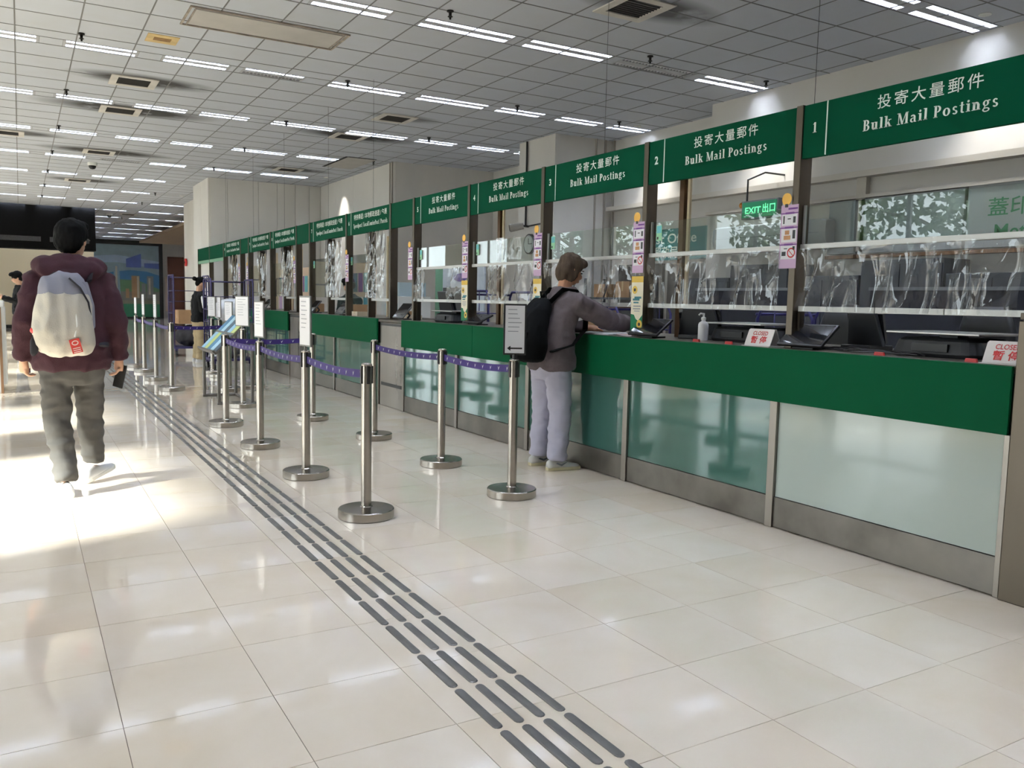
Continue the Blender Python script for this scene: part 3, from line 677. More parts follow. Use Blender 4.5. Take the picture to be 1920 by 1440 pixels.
# ================================================================== THINGS ON THE COUNTERS
SCREEN = mat('display_glass', (22, 24, 30), .08, coat=.5)
def tilt(x, y, z, deg, rz=0):      # local x -> -Y (right for the customer), y -> up the slope (leaning back), z -> out of the screen
    a = math.radians(deg); M = Mx((0, 0, 0), V((0, -1, 0)), V((math.sin(a), 0, math.cos(a))), V((-math.cos(a), 0, math.sin(a))))
    return Matrix.Translation((x, y, z)) @ Matrix.Rotation(rz, 4, 'Z') @ M
def display(x, y, label, rz=0, wdt=.29, hgt=.2, deg=55, m=None):
    o = thing('customer_display', label, 'display', (x, y, CT), rz); M = tilt(0, 0, .012, deg)
    mb = MB().prism(rect(-wdt/2, 0, wdt/2, hgt), .018, M); sl = mb.build('casing', m or BLACK, o, bevel=.004)
    MB().prism(rect(-wdt/2+.012, .015, wdt/2-.012, hgt-.012), .0015, M @ Matrix.Translation((0, 0, .018))).build('screen', SCREEN, sl)
    MB().box(.03, .17, -.07, .07, .0, .012).build('foot', BLACK, o, bevel=.003)
    MB().tube([(.12, 0, .01), (.15, 0, .05), (.12, 0, .09)], .014).build('arm', BLACK, o)
display(3.93, 3.39, 'black touch display beside the CLOSED sign below signs 1 and 2', .12, .3, .21)
display(3.93, 4.83, 'black touch display on the counter beside the post between signs 2 and 3', .1, .3, .2)
display(3.95, 7.6, 'low black display lying back below sign 4', .1, .3, .2, 66)
GSC = mat('grey_display', (96, 98, 100), .4)
for y, s_ in ((9.5, 'the blank sign beside sign 5'), (11.7, 'signs 6 and 7'), (13.1, 'sign 7'), (16.05, 'signs 8 and 9')):
    display(3.95, y, 'raised grey tablet display on the counter below ' + s_, .0, .32, .23, 40, GSC)
def closed_sign(y, label):
    o = thing('closed_sign', label, 'sign', (3.935, y, CT)); M = tilt(0, 0, .004, 22)
    pl = MB().prism([(-.105, 0), (.105, 0), (.105, .1), (.098, .108), (-.098, .108), (-.105, .1)], .003, M).build('front_plate', mat('acrylic_white', (232, 226, 222), .3), o)
    MB().prism(rect(-.105, 0, .105, .112), .003, tilt(.095, 0, .004, -24)).build('back_plate', MATS['acrylic_white'], o)
    MB().box(-.02, .11, -.112, .112, 0, .004).build('foot', MATS['acrylic_white'], o)
    lettering(pl, 'closed_lettering', lambda mb: put_font(mb, 'CLOSED', .036, M @ Matrix.Translation((0, .068, .003)), .12, .0005), RED)
    lettering(pl, 'chinese_lettering', lambda mb: put_font(mb, '暫 停', .05, M @ Matrix.Translation((0, .018, .003)), .125, .001), RED)
closed_sign(3.72, 'white CLOSED sign with red writing beside the touch display')
closed_sign(2.2, 'white CLOSED sign with red writing at the end by the steel casing')
def scale(x, y, label, rz=0):
    o = thing('postal_scale', label, 'scale', (x, y, CT), rz)
    MB().stack([(0, 0, 0, .2, .24), (0, 0, .02, .21, .25), (0, 0, .085, .19, .23), (0, 0, .1, .17, .2)], 6).build('body', DARK, o, bevel=.004)
    box('column', -.05, .05, -.05, .05, .1, .118, BLACK, o)
    box('pan', -.21, .21, -.26, .26, .118, .13, mat('scale_pan', (186, 184, 180), .3, .9), o, .004)
    box('keypad', -.214, -.2, -.1, .1, .03, .07, BLACK, o)
scale(4.3, 2.68, 'dark postal scale with steel pan below sign 1')
scale(4.4, 4.2, 'dark postal scale with steel pan below sign 2')
scale(4.22, 8.42, 'dark postal scale with steel pan in front of the monitor below sign 5')
def monitor(x, y, label, rz=0, wdt=.2, hgt=.24, deg=-14):
    o = thing('clerk_monitor', label, 'monitor', (x, y, CT), rz); M = tilt(0, 0, .03, deg)
    MB().prism([(-wdt*.62, 0), (wdt*.62, 0), (wdt*.45, hgt), (-wdt*.45, hgt)], .03, M).build('back_shell', DARK, o, bevel=.006)
    MB().prism(rect(-wdt*.6, .01, wdt*.6, hgt-.01), -.02, M).build('screen', SCREEN, o)
    box('foot', -.12, .1, -wdt*.5, wdt*.5, 0, .03, BLACK, o, .006)
monitor(4.36, 3.25, 'dark monitor back standing behind the touch display below sign 1', 0, .2, .2)
monitor(4.3, 4.62, 'black wedge-shaped monitor back beside the sanitiser bottle', .5, .26, .2)
monitor(4.4, 9.0, 'tall black monitor back below sign 5', .1, .26, .33)
monitor(4.5, 7.2, 'black monitor back behind the low display below sign 4', 0, .3, .15)
o = thing('large_screen', 'wide black screen behind the tall monitor below sign 5', 'monitor', (4.62, 9.3, CT))
box('panel', -.02, .02, -.32, .32, .06, .4, BLACK, o, .004); box('stand', -.03, .03, -.05, .05, .012, .1, BLACK, o); box('foot', -.09, .1, -.12, .12, 0, .012, BLACK, o)
o = thing('sanitiser_bottle', 'white pump bottle standing on the counter below sign 2', 'bottle', (4.12, 4.4, CT))
MB().lathe([(.001, 0), (.034, 0), (.036, .01), (.036, .11), (.03, .125), (.014, .135), (.014, .145), (.001, .146)], seg=20).build('bottle', mat('white_plastic', (236, 236, 240), .35), o, True, angle=50)
MB().lathe([(.017, .144), (.017, .16), (.007, .165), (.007, .19), (.001, .191)], seg=14).build('pump', WHITE, o, True, angle=50); MB().tube([(0, 0, .185), (-.03, 0, .188), (-.045, 0, .178)], .006).build('nozzle', WHITE, o)
def paper_pile(x, y, rz, label, n_=3, tint=PAPER):
    o = thing('paper_stack', label, 'papers', (x, y, CT), rz)
    for k in range(n_):
        s_ = MB().box(-.11, .11, -.15, .15, k*.004+.0005, k*.004+.004).build('sheet', tint if k == n_-1 else PAPER, o); s_.rotation_euler.z = (k-1)*.18
paper_pile(4.03, 5.42, .3, 'pile of white mailing forms under the hand of the woman', 4)
paper_pile(4.1, 5.12, -.2, 'pink and white form lying beside the forms at the woman', 2, mat('pink_form', (240, 214, 214), .8))
def carton(x, y, z, sx, sy, sz, label, rz=0, m=None):
    o = thing('carton', label, 'box', (x, y, z), rz); m = m or mat('cardboard', (168, 132, 96), .8, var=.1)
    box('body', -sx/2, sx/2, -sy/2, sy/2, 0, sz, m, o); box('tape', -sx/2-.001, sx/2+.001, -.02, .02, sz*.4, sz+.0015, mat('packing_tape', (200, 176, 132), .3), o)
carton(4.35, 10.25, CT, .25, .25, .09, 'small brown carton below sign 6')
carton(4.5, 12.4, CT, .3, .3, .15, 'brown carton below sign 7'); carton(4.4, 14.4, CT, .3, .3, .14, 'brown carton below sign 8')
carton(4.25, 9.75, CT, .16, .22, .05, 'flat pale box below the tablet display beside sign 5', 0, mat('pale_card', (214, 200, 178), .8))
carton(4.12, 11.3, CT, .16, .22, .06, 'flat pale box below sign 6', 0, MATS['pale_card'])
cb = MB()
for k in range(7):
    yy = 2.95+k*.06; pts = []
    for j in range(16): u = j/15; pts.append((4.02+.12*noise.noise(V((u*3, k*2.1, 0)))+.03*k, yy+.75*u-.3, CT+.008+.03*abs(noise.noise(V((u*4, k, 3))))))
    cb.tube(pts, .004, 5)
tag(cb.build('cable_tangle', BLACK), 'tangle of black cables behind the touch display below sign 1', 'cables')['kind'] = 'stuff'
for y in (2.35, 2.85, 3.95, 4.25): tag(MB().prism([(-.03, 0), (.03, 0), (.025, .018), (-.025, .018)], .015, face_customer(3.93, y, CT)).build('red_clip', mat('red_plastic', (196, 50, 48), .4)), 'small red plastic clip on the counter edge', 'clip', 'red clips on the counter edge')
# ================================================================== THE OFFICE BEHIND
def cage(x, y, rz, label, m=NAVY, w_=.8, d_=.65, h_=1.6, load=None):
    o = thing('roll_cage', label, 'roll cage', (x, y, 0), rz)
    box('deck', -w_/2, w_/2, -d_/2, d_/2, .17, .21, m, o)
    for sx in (-1, 1):
        s_ = MB(); X = sx*(w_/2-.015)
        s_.tube([(X, -d_/2+.015, .2), (X, -d_/2+.015, h_-.08), (X, -d_/2+.06, h_), (X, d_/2-.06, h_), (X, d_/2-.015, h_-.08), (X, d_/2-.015, .2)], .016)
        for k in range(1, 6): s_.tube([(X, -d_/2+.015, .2+k*(h_-.3)/6), (X, d_/2-.015, .2+k*(h_-.3)/6)], .008, 6)
        for k in range(1, 3): s_.tube([(X, -d_/2+k*d_/3, .2), (X, -d_/2+k*d_/3, h_)], .007, 6)
        s_.build('side_frame', m, o, True)
    s_ = MB()
    for k in range(1, 6): s_.tube([(-w_/2, d_/2-.015, .25+k*(h_-.35)/6), (w_/2, d_/2-.015, .25+k*(h_-.35)/6)], .008, 6)
    s_.tube([(-w_/2, d_/2-.015, h_-.04), (w_/2, d_/2-.015, h_-.04)], .014); s_.build('back_rails', m, o, True)
    for sx in (-1, 1):
        for sy in (-1, 1):
            wv = MB().cyl((sx*(w_/2-.06)-.02, sy*(d_/2-.06), .06), (sx*(w_/2-.06)+.02, sy*(d_/2-.06), .06), .06, 14).build('wheel', BLACK, o)
            MB().box(sx*(w_/2-.06)-.03, sx*(w_/2-.06)+.03, sy*(d_/2-.06)-.02, sy*(d_/2-.06)+.02, .12, .17).build('fork', m, wv)
    return o
cage(5.3, 9.4, .1, 'navy roll cage inside the office behind sign 4', h_=1.45)
cage(6.2, 7.9, .0, 'navy roll cage inside the office behind sign 3', h_=1.3)
cage(6.2, 5.2, .0, 'navy roll cage inside the office behind sign 2', h_=1.3)
CRATE = mat('navy_crate', (34, 32, 80), .5)
for k, (x, y) in enumerate(((5.3, 9.4), (6.2, 7.9), (6.2, 5.2))):
    c = MB().stack([(0, 0, 0, .27, .2), (0, 0, .3, .3, .23)], 7).build('mail_crate', CRATE); c.location = (x, y, .212); tag(c, 'navy plastic mail crate inside the roll cage behind sign %d' % (4, 3, 2)[k], 'crate')
def desk_screen(y, label):  # low dark screens standing in the office
    o = thing('desk_screen', label, 'screen', (6.9, y, 0)); box('fabric_panel', -.025, .025, .02, 1.58, .3, 1.5, mat('dark_fabric', (44, 46, 54), .9, var=.1), o); box('rail', -.03, .03, 0, 1.6, 1.5, 1.53, GREYP, o)
    for a in (.1, 1.5): box('foot', -.2, .2, a-.03, a+.03, 0, .03, DARK, o); box('post', -.02, .02, a-.02, a+.02, .03, .3, DARK, o)
for y, s_ in ((1.9, 'behind sign 1'), (3.55, 'between the desks behind signs 1 and 2')): desk_screen(y, 'dark fabric desk screen in the office ' + s_)
desk_screen(5.9, 'dark fabric desk screen in the office in front of the air conditioner')
# wall-mounted things
o = thing('air_conditioner', 'long white wall air conditioner below the exit sign', 'air conditioner', (8.64, 7.92, 2.05))
R = []
for y in (-.96, -.9, .9, .96):
    s_ = .9 if abs(y) > .95 else 1
    R.append([V((a*s_, y, .18+(b-.18)*s_)) for a, b in ((0, 0), (-.1, 0), (-.2, .04), (-.235, .1), (-.25, .2), (-.24, .34), (-.2, .36), (0, .36))])
MB().rings(R).build('casing', mat('ac_white', (168, 172, 174), .45), o, True, angle=35)
box('air_slot', -.225, -.1, -.9, .9, -.004, .03, DARK, o)
box('front_line', -.252, -.245, -.88, .88, .19, .196, GREYP, o)
o = thing('exit_sign', 'green illuminated EXIT sign hung above the air conditioner', 'exit sign', (8.0, 7.6, 2.42))
EXG = mat('exit_green', (30, 120, 84), .5, emit=.35)
MB().box(-.04, .04, -.3, .3, 0, .23).build('housing', GREYP, o, bevel=.006); ex = box('panel', -.045, -.04, -.28, .28, .02, .21, EXG, o)
lettering(ex, 'exit_lettering', lambda mb: (put_font(mb, 'EXIT', .11, face_customer(-.045, .1, .07), .26, .002), put_font(mb, '出口', .12, face_customer(-.045, -.16, .075), .2, .002)), mat('exit_letters', (110, 240, 170), .5, emit=.9))
MB().tube([(0, .25, .23), (0, .25, .5), (.3, .25, .62), (.65, .25, .62)], .012).build('bracket', BLACK, o)
o = thing('alarm_lamp', 'small orange alarm lamp on the wall beside the exit sign', 'lamp', (8.64, 8.51, 2.7))
MB().cyl((-.02, 0, 0), (0, 0, 0), .06).build('base', GREYP, o); MB().ell((-.05, 0, 0), (.05, .045, .045)).build('lens', mat('amber_lens', (196, 128, 40), .3), o, True)
BOARD = mat('grey_board', (150, 158, 160), .35, var=.03)
for a, b, s_ in ((4.0, 5.3, 'with green writing'), (5.34, 6.6, 'beside the board with green writing'), (6.64, 7.05, 'narrow, beside the air conditioner')):
    o = thing('wall_board', 'grey panel board on the office wall ' + s_, 'board', (8.58, a, 1.98)); bd = box('panel', 0, .06, 0, b-a, 0, .63 if a > 5 else .66, BOARD, o)
    box('ledge', -.04, .06, 0, b-a, -.06, -.02, WOODM, o)
    if a == 4.0:
        lettering(bd, 'chinese_lettering', lambda mb: put_font(mb, '蓋印', .2, face_customer(0, .87, .33), .42, .001), GRNP)
        lettering(bd, 'english_lettering', lambda mb: put_font(mb, 'Meter', .2, face_customer(0, .75, .09), .5, .002), GRNP)
CAB = mat('cabinet_grey', (74, 78, 82), .5, var=.04)
for k, y in enumerate((3.2, 4.2, 5.2, 6.2, 7.2, 8.2)):
    o = thing('metal_cabinet', 'grey steel cabinet along the office wall ' + ('under the board with green writing', 'under the wooden ledge beside the green writing', 'under the middle of the wooden ledge', 'under the narrow grey board', 'under the air conditioner', 'at the corner of the recess')[k], 'cabinet', (8.1, y, 0))
    box('body', 0, .45, .01, .98, 0, 1.7 if k % 2 else 1.86, CAB, o, .004)
    for a in (0, 1):
        d_ = box('door', -.015, 0, .02+a*.48, .49+a*.48, .06, 1.65 if k % 2 else 1.81, CAB, o, .002); box('handle', -.03, -.015, .44+a*.06, .455+a*.06, .8, .95, ALU, d_)
def office_chair(x, y, rz, label):
    o = thing('office_chair', label, 'chair', (x, y, 0), rz)
    MB().stack([(0, 0, .45, .22, .22), (0, 0, .47, .25, .25), (0, 0, .53, .25, .25), (0, 0, .55, .21, .21)], 4).build('seat', BLACK, o, True)
    MB().stack([(0, -.24, .68, .2, .03), (0, -.25, .8, .24, .04), (0, -.27, 1.2, .23, .04), (0, -.28, 1.36, .17, .03)], 4).build('backrest', BLACK, o, True)
    MB().tube([(0, -.05, .42), (0, -.26, .45), (0, -.3, .7), (0, -.28, .9)], .02).build('back_bar', DARK, o)
    MB().cyl((0, 0, .1), (0, 0, .45), .03).build('column', DARK, o)
    for k in range(5):
        a = 2*PI*k/5; l_ = MB().tube([(0, 0, .12), (.28*math.cos(a), .28*math.sin(a), .08)], .02).build('leg', DARK, o); MB().ell((.28*math.cos(a), .28*math.sin(a), .03), (.03, .03, .03)).build('castor', BLACK, l_)
office_chair(6.2, 3.4, -1.8, 'black office chair behind sign 1'); office_chair(7.5, 4.0, -1.2, 'black office chair beside the grey cabinets'); office_chair(5.5, 4.6, 1.4, 'black office chair behind the scale at sign 2')
def desk(x, y, label):
    o = thing('office_desk', label, 'desk', (x, y, 0)); box('top', -.4, .4, -.8, .8, .7, .74, GREYP, o)
    for sx in (-1, 1):
        for sy in (-1, 1): box('leg', sx*.37-.02, sx*.37+.02, sy*.76-.02, sy*.76+.02, 0, .7, DARK, o)
    m_ = thing('desktop_computer', 'black desktop monitor on the ' + label, 'monitor', (x, y, .74)); box('panel', -.02, .02, -.3, .3, .12, .5, BLACK, m_, .004); box('stand', .02, .06, -.03, .03, .015, .3, BLACK, m_); box('foot', -.08, .12, -.13, .13, 0, .015, BLACK, m_)
desk(7.55, 2.6, 'desk behind sign 1'); desk(7.6, 5.3, 'desk beside the grey cabinets'); desk(7.6, 9.6, 'desk in the recess of the office')
# recess: doors, and a teal panel added for the Post Office sign mirrored in the glass
o = thing('sign_reflection_panel', 'teal panel standing in for the Post Office sign reflected in the glass', 'sign', (9.14, 10.6, 2.05))
bd = box('panel', -.02, .02, -.95, .95, 0, .5, mat('reflected_teal', (54, 122, 124), .3), o)
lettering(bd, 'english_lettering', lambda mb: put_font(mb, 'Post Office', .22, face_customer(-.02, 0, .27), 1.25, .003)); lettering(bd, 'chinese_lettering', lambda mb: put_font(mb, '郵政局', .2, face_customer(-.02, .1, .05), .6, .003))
struct(box('door_2', 9.1, 9.17, 9.6, 10.6, 0, 2.0, mat('grey_door', (104, 102, 98), .5)))
struct(box('door_3', 9.1, 9.17, 10.75, 11.9, 0, 2.0, mat('dark_opening', (58, 56, 54), .6)))
o = thing('parcel_shelf', 'grey steel shelf in the office recess behind sign 3', 'shelf', (8.6, 11.2, 0))
for sx in (-.2, .2):
    for sy in (-.7, .7): box('upright', sx-.02, sx+.02, sy-.02, sy+.02, 0, 1.75, CAB, o)
for z in (.3, .9, 1.4): box('shelf_board', -.22, .22, -.72, .72, z, z+.03, CAB, o)
for k, (y, z, sz, s_) in enumerate(((-.4, .93, .3, 'left'), (.05, .93, .36, 'middle'), (.45, .93, .24, 'right'), (-.3, 1.43, .26, 'top left'), (.3, 1.43, .22, 'top right'))): carton(8.6, 11.2+y, z, .36, .36, sz, 'cardboard parcel on the grey office shelf, %s place' % s_)
# column: clock, horn camera
o = thing('wall_clock', 'round wall clock with dark rim on the office column', 'clock', (7.945, 13.0, 2.36))
MB().cyl((-.04, 0, 0), (0, 0, 0), .18, 32).build('rim', DARK, o); MB().cyl((-.044, 0, 0), (-.03, 0, 0), .155, 32).build('face', mat('clock_face', (206, 212, 212), .4), o)
MB().box(-.048, -.045, -.008, .008, 0, .1).box(-.048, -.045, -.12, 0, -.006, .006).build('hands', BLACK, o)
o = thing('wall_camera', 'cone-shaped security camera on a pipe at the office column', 'camera', (7.94, 13.1, 2.68))
MB().cyl((-.1, -.02, 0), (-.3, .12, -.04), .055, 16, .075).build('housing', mat('camera_grey', (170, 166, 158), .5), o); MB().cyl((-.3, .12, -.04), (-.31, .127, -.042), .06, 16).build('lens', BLACK, o)
MB().tube([(0, -.02, 0), (-.12, -.02, 0)], .02).build('bracket', BLACK, o); MB().tube([(-.02, .05, 0), (-.02, .05, 1.5)], .018).build('pipe', BLACK, o); MB().tube([(-.02, 0, 0), (-.02, -.55, .02), (-.02, -.58, .12)], .014).build('cable', BLACK, o)
for x, y in ((9.15, 12.2), (9.0, 12.26), (8.8, 12.26), (6.82, 16.78), (6.84, 16.95)):
    tag(MB().tube([(x, y, .0), (x, y, CZ)], .018, 8).build('wall_pipe', mat('grey_pipe', (150, 144, 134), .5)), 'vertical pipe running up a corner of the office wall', 'pipe', 'vertical pipes in the office corners')
# white cabinet and lilac board behind signs 5 and 6
o = thing('white_cabinet', 'white cabinet with a blue panel standing behind the blank sign beside sign 5', 'cabinet', (5.9, 13.85, 0)); box('body', -.3, .3, -.4, .4, 0, 1.38, WHITE, o, .006); box('panel', -.305, -.3, -.36, .2, .6, 1.25, mat('pale_blue', (198, 218, 226), .4), o); box('top_box', -.25, .25, -.3, .1, 1.38, 1.62, MATS['pale_blue'], o)
o = thing('lilac_display_board', 'pale board with a purple oval behind sign 5', 'board', (6.5, 13.0, 1.0)); bd = box('panel', 0, .03, -.95, .9, 0, .93, mat('pale_lilac', (206, 214, 224), .5), o)
MB().prism([(.26*math.cos(2*PI*i/28), .07*math.sin(2*PI*i/28)) for i in range(28)], .004, face_customer(0, -.1, .72)).build('purple_oval', mat('violet_print', (78, 58, 130), .5), bd)
MB().box(-.004, 0, .6, .9, 0, .93).build('green_stripe', mat('sage', (110, 156, 128), .5), bd)
for a in (-.75, .7): box('leg', .0, .04, a, a+.04, -1.0, 0, ALU, o)
mb = MB()
for y in (-.45, .05, .3): mb.prism(circle(.05, -y, .52), .004, face_customer(0, 0, 0)); mb.prism(rect(-y-.05, .3, -y+.05, .46), .004, face_customer(0, 0, 0))
mb.build('printed_figures', DARK, bd)
# notices and clutter inside the far booths
for y, z, s_ in ((15.2, 1.3, 'eight'), (19.0, 1.35, 'ten'), (20.6, 1.35, 'ten, farther along')):
    o = thing('leaflet_wall', 'wall of small posters and leaflets inside the booths near sign ' + s_, 'poster board', (5.6, y, 0)); box('board', 0, .04, -.6, .6, .9, 2.0, mat('peach_board', (226, 196, 170), .6), o)
    for k in range(8):
        mm = (PURP, TEALP, PAPER, PINK, CREAMP, STK)[k % 6]; box('leaflet', -.004, 0, -.55+(k % 4)*.28, -.32+(k % 4)*.28, 1.0+(k//4)*.45, 1.36+(k//4)*.45, mm, o)
    for a in (-.5, .5): box('leg', .0, .04, a-.02, a+.02, 0, .9, ALU, o)
# wall-washer spots in the ceiling
def spot(x, y, tx, ty, e, label, ang=62):
    o = thing('wall_spotlight', label, 'spotlight', (x, y, CZ))
    MB().lathe([(.055, 0), (.06, -.01), (.045, -.012), (.04, -.002), (.001, -.001)], seg=20).build('ring', WHITE, o, True)
    l_ = D.lights.new('spot', 'SPOT'); l_.energy = e; l_.spot_size = math.radians(ang); l_.spot_blend = .9; l_.color = (1, .95, .86); l_.shadow_soft_size = .03
    lo = D.objects.new('spot_lamp', l_); COL.objects.link(lo); lo.parent = o; lo.location = (0, 0, -.02); lo.rotation_euler = V((.36, 0, -1)).to_track_quat('-Z', 'Y').to_euler()
for x, y, tx, ty, e, s_ in ((8.15, 5.0, 8.8, 5.0, 90, 'office wall above sign 1'), (8.15, 8.05, 8.8, 8.4, 90, 'office wall above sign 2'), (8.7, 11.0, 9.3, 11.5, 90, 'recessed wall above sign 3'), (6.4, 19.9, 7.0, 20.4, 90, 'clad wall above the far signs'), (4.15, 26.3, 4.75, 26.3, 120, 'hall pier beyond the counters')):
    spot(x, y, tx, ty, e, 'small ceiling spotlight washing the ' + s_)
# ================================================================== THE HALL
BELT = mat('purple_belt', (46, 24, 104), .6)
ST = {}
def stanchion_meshes():
    base = MB().lathe([(.001, 0), (.165, 0), (.17, .004), (.17, .05), (.165, .056), (.04, .064), (.034, .07), (.001, .07)], seg=40).mesh('base', POLE, True); base.set_sharp_from_angle(angle=.6)
    rub = MB().lathe([(.001, 0), (.166, 0), (.166, .004), (.001, .004)], seg=40).mesh('rubber_ring', BLACK)
    pole = MB().cyl((0, 0, .055), (0, 0, .93), .0315, 24).mesh('pole', POLE, True); pole.set_sharp_from_angle(angle=.6)
    cap = MB().lathe([(.001, .945), (.02, .944), (.033, .938), (.033, .925), (.0325, .925)], seg=24).mesh('cap', POLE, True)
    slot = MB()
    for k in range(4):
        a = k*PI/2; M = Matrix.Rotation(a, 4, 'Z'); slot.box(-.011, .011, .026, .038, .82, .925, M)
    return base, rub, pole, cap, slot.mesh('belt_slots', BLACK)
SM = stanchion_meshes()
def mark_shape(): return [(-.012, .012), (-.002, .0), (.014, .014), (.004, -.004), (-.004, -.016), (-.003, -.004)]
def stanchion(x, y, label, belt_to=None, sign=None, sag=.02, marks=None):
    o = thing('queue_stanchion', label, 'stanchion', (x, y, 0))
    for n_, m_ in zip(('base', 'rubber_ring', 'pole', 'cap', 'belt_slots'), SM): put(n_, m_, o)
    if belt_to:
        d = V((belt_to[0]-x, belt_to[1]-y, 0)); L_ = d.length; u = d/L_; nrm = V((-u.y, u.x, 0)); n = 18; top = []
        mb = MB(); R = []
        for k in range(n+1):
            t = k/n; s_ = .036+(L_-.072)*t; c = u*s_+V((0, 0, .875-4*sag*t*(1-t)))
            R.append([c+nrm*.0012+V((0, 0, .025)), c-nrm*.0012+V((0, 0, .025)), c-nrm*.0012-V((0, 0, .025)), c+nrm*.0012-V((0, 0, .025))])
        b = mb.rings(R).build('belt', BELT, o)
        mk = MB(); q = int(L_/.13)
        for k in range(q):
            t = (k+.5)/q; c = u*(.036+(L_-.072)*t)+V((0, 0, .875-4*sag*t*(1-t)))
            for sd in (1, -1): mk.prism(mark_shape(), .0006, Mx(c+nrm*sd*.0014, -u*sd, V((0, 0, 1)), nrm*sd))
        mk.build('belt_marks', LETTER, b)['kind'] = 'stuff'
        box('belt_clip', -.012, .012, .03, .05, .845, .905, BLACK, o).rotation_euler.z = math.atan2(-u.x, u.y)
    if sign:
        rz, wd, hg, arrow, fm = sign
        M = Matrix.Translation((0, 0, .97)) @ Matrix.Rotation(rz, 4, 'Z') @ Mx((0, 0, 0), V((1, 0, 0)), V((0, 0, 1)), V((0, -1, 0)))
        MB().cyl((0, 0, .93), (0, 0, .975), .014, 12).build('socket', fm, o)
        f = MB().prism(rect(-wd/2, 0, wd/2, hg), .012, M @ Matrix.Translation((0, 0, -.006))).build('sign_frame', fm, o, bevel=.002)
        sh = MB().prism(rect(-wd/2+.012, .012, wd/2-.012, hg-.012), .0015, M @ Matrix.Translation((0, 0, .006)))
        sh.prism(rect(-wd/2+.012, .012, wd/2-.012, hg-.012), .0015, M @ Matrix.Translation((0, 0, -.0075))); sh.build('notice_sheet', PAPER, f)
        ln = MB()
        for k in range(7 if not arrow else 6): ln.prism(rect(-wd*.3, hg*(.88-k*.085), wd*(.05+.25*random.random()), hg*(.895-k*.085)), .0008, M @ Matrix.Translation((0, 0, .0075)))
        ln.build('printed_lines', INK, f)
        if arrow:
            MB().prism([(-wd*.33, hg*.13), (-wd*.18, hg*.18), (-wd*.18, hg*.145), (wd*.33, hg*.145), (wd*.33, hg*.115), (-wd*.18, hg*.115), (-wd*.18, hg*.08)], .0008, M @ Matrix.Translation((0, 0, .0075))).build('arrow', BLACK, f)
SF = mat('sign_frame_black', (26, 26, 28), .4); SA = mat('sign_frame_grey', (120, 118, 114), .4, .7)
FACE = -.42                                   # turn of a sign towards the queue
stanchion(1.79, 4.79, 'steel queue post at the front end of the row along the tactile strip', (1.8, 6.08))
stanchion(1.8, 6.08, 'steel queue post with a tall notice, second in the row along the tactile strip', (1.8, 7.46), (-1.45, .2, .37, 0, SA))
stanchion(1.8, 7.46, 'steel queue post with a tall notice, third in the row along the tactile strip', (1.79, 8.85), (-1.4, .2, .32, 0, SA))
stanchion(1.79, 8.85, 'steel queue post where the belt turns beside the leaflet stand', (2.72, 8.93), sag=.02)
stanchion(2.88, 4.89, 'steel queue post with a black framed notice and arrow beside the woman', (2.9, 6.06), (-.5, .155, .345, 1, SF))
stanchion(2.9, 6.06, 'steel queue post in the inner row behind the arrow notice', (2.88, 7.5))
stanchion(2.88, 7.5, 'steel queue post at the far end of the inner row opposite the steel casing')
stanchion(2.72, 8.93, 'steel queue post behind the inner row in front of sign 6')
stanchion(2.28, 10.28, 'steel queue post with a bright white notice beside the leaflet stand', None, (-1.1, .24, .36, 0, SA))
stanchion(2.5, 12.1, 'steel queue post with a narrow notice behind the leaflet stand', None, (-1.25, .2, .28, 0, SA))
stanchion(2.88, 12.34, 'steel queue post near the counter below sign 7')
stanchion(2.79, 14.22, 'steel queue post with a notice seen edge on near the roll cage', None, (-1.5, .2, .34, 0, SA))
stanchion(2.81, 14.95, 'steel queue post with a notice near the woman at the roll cage', None, (-1.1, .2, .34, 0, SA))
stanchion(1.79, 12.42, 'steel queue post at the near end of the far belt line', (2.79, 13.2), sag=.02)
stanchion(1.79, 13.98, 'steel queue post with a slim notice, second in the far belt line', (1.79, 12.42), (-1.5, .2, .36, 0, SA))
stanchion(1.81, 15.58, 'steel queue post with a slim notice, third in the far belt line', (1.79, 13.98), (-1.5, .2, .36, 0, SA))
stanchion(1.8, 16.6, 'steel queue post with a slim notice at the far end of the belt line', (1.81, 15.58), (-1.5, .2, .3, 0, SA))
# leaflet stand
o = thing('leaflet_stand', 'sloping steel leaflet stand with blue and green leaflets', 'leaflet stand', (2.2, 11.05, 0), 0)
FR = mat('stand_frame', (112, 108, 102), .4, .6)
for sy in (-.47, .47):
    MB().tube([(-.14, sy, .02), (-.14, sy, .66)], .02, 6).build('leg', FR, o); MB().tube([(.26, sy, .02), (.26, sy, 1.0)], .02, 6).build('leg', FR, o); MB().tube([(-.16, sy, .02), (.28, sy, .02)], .02, 6).build('foot_rail', FR, o)
MB().tube([(.26, -.47, .02), (.26, .47, .02)], .018, 6).build('foot_rail', FR, o)
Mst = Mx((-.17, 0, .62), V((0, -1, 0)), V((.42, 0, .44)).normalized(), V((-.44, 0, .42)).normalized())
bd = MB().prism(rect(-.5, 0, .5, .62), .02, Mst).build('sloping_board', FR, o)
for k, mm in enumerate((mat('leaf_blue', (150, 196, 224), .4), mat('leaf_lime', (196, 210, 130), .4), mat('leaf_sea', (70, 130, 170), .4), mat('leaf_sky', (176, 214, 230), .4), mat('leaf_dark', (60, 84, 104), .4))):
    MB().prism(rect(-.48+k*.195, .03+.0*k, -.3+k*.195, .3), .006, Mst @ Matrix.Translation((0, 0, .02))).build('leaflet', mm, bd)
for k, mm in enumerate(('leaf_sea', 'leaf_sky', 'leaf_dark', 'leaf_blue', 'leaf_lime')): MB().prism(rect(-.48+k*.195, .33, -.3+k*.195, .6), .006, Mst @ Matrix.Translation((0, 0, .02))).build('leaflet', MATS[mm], bd)
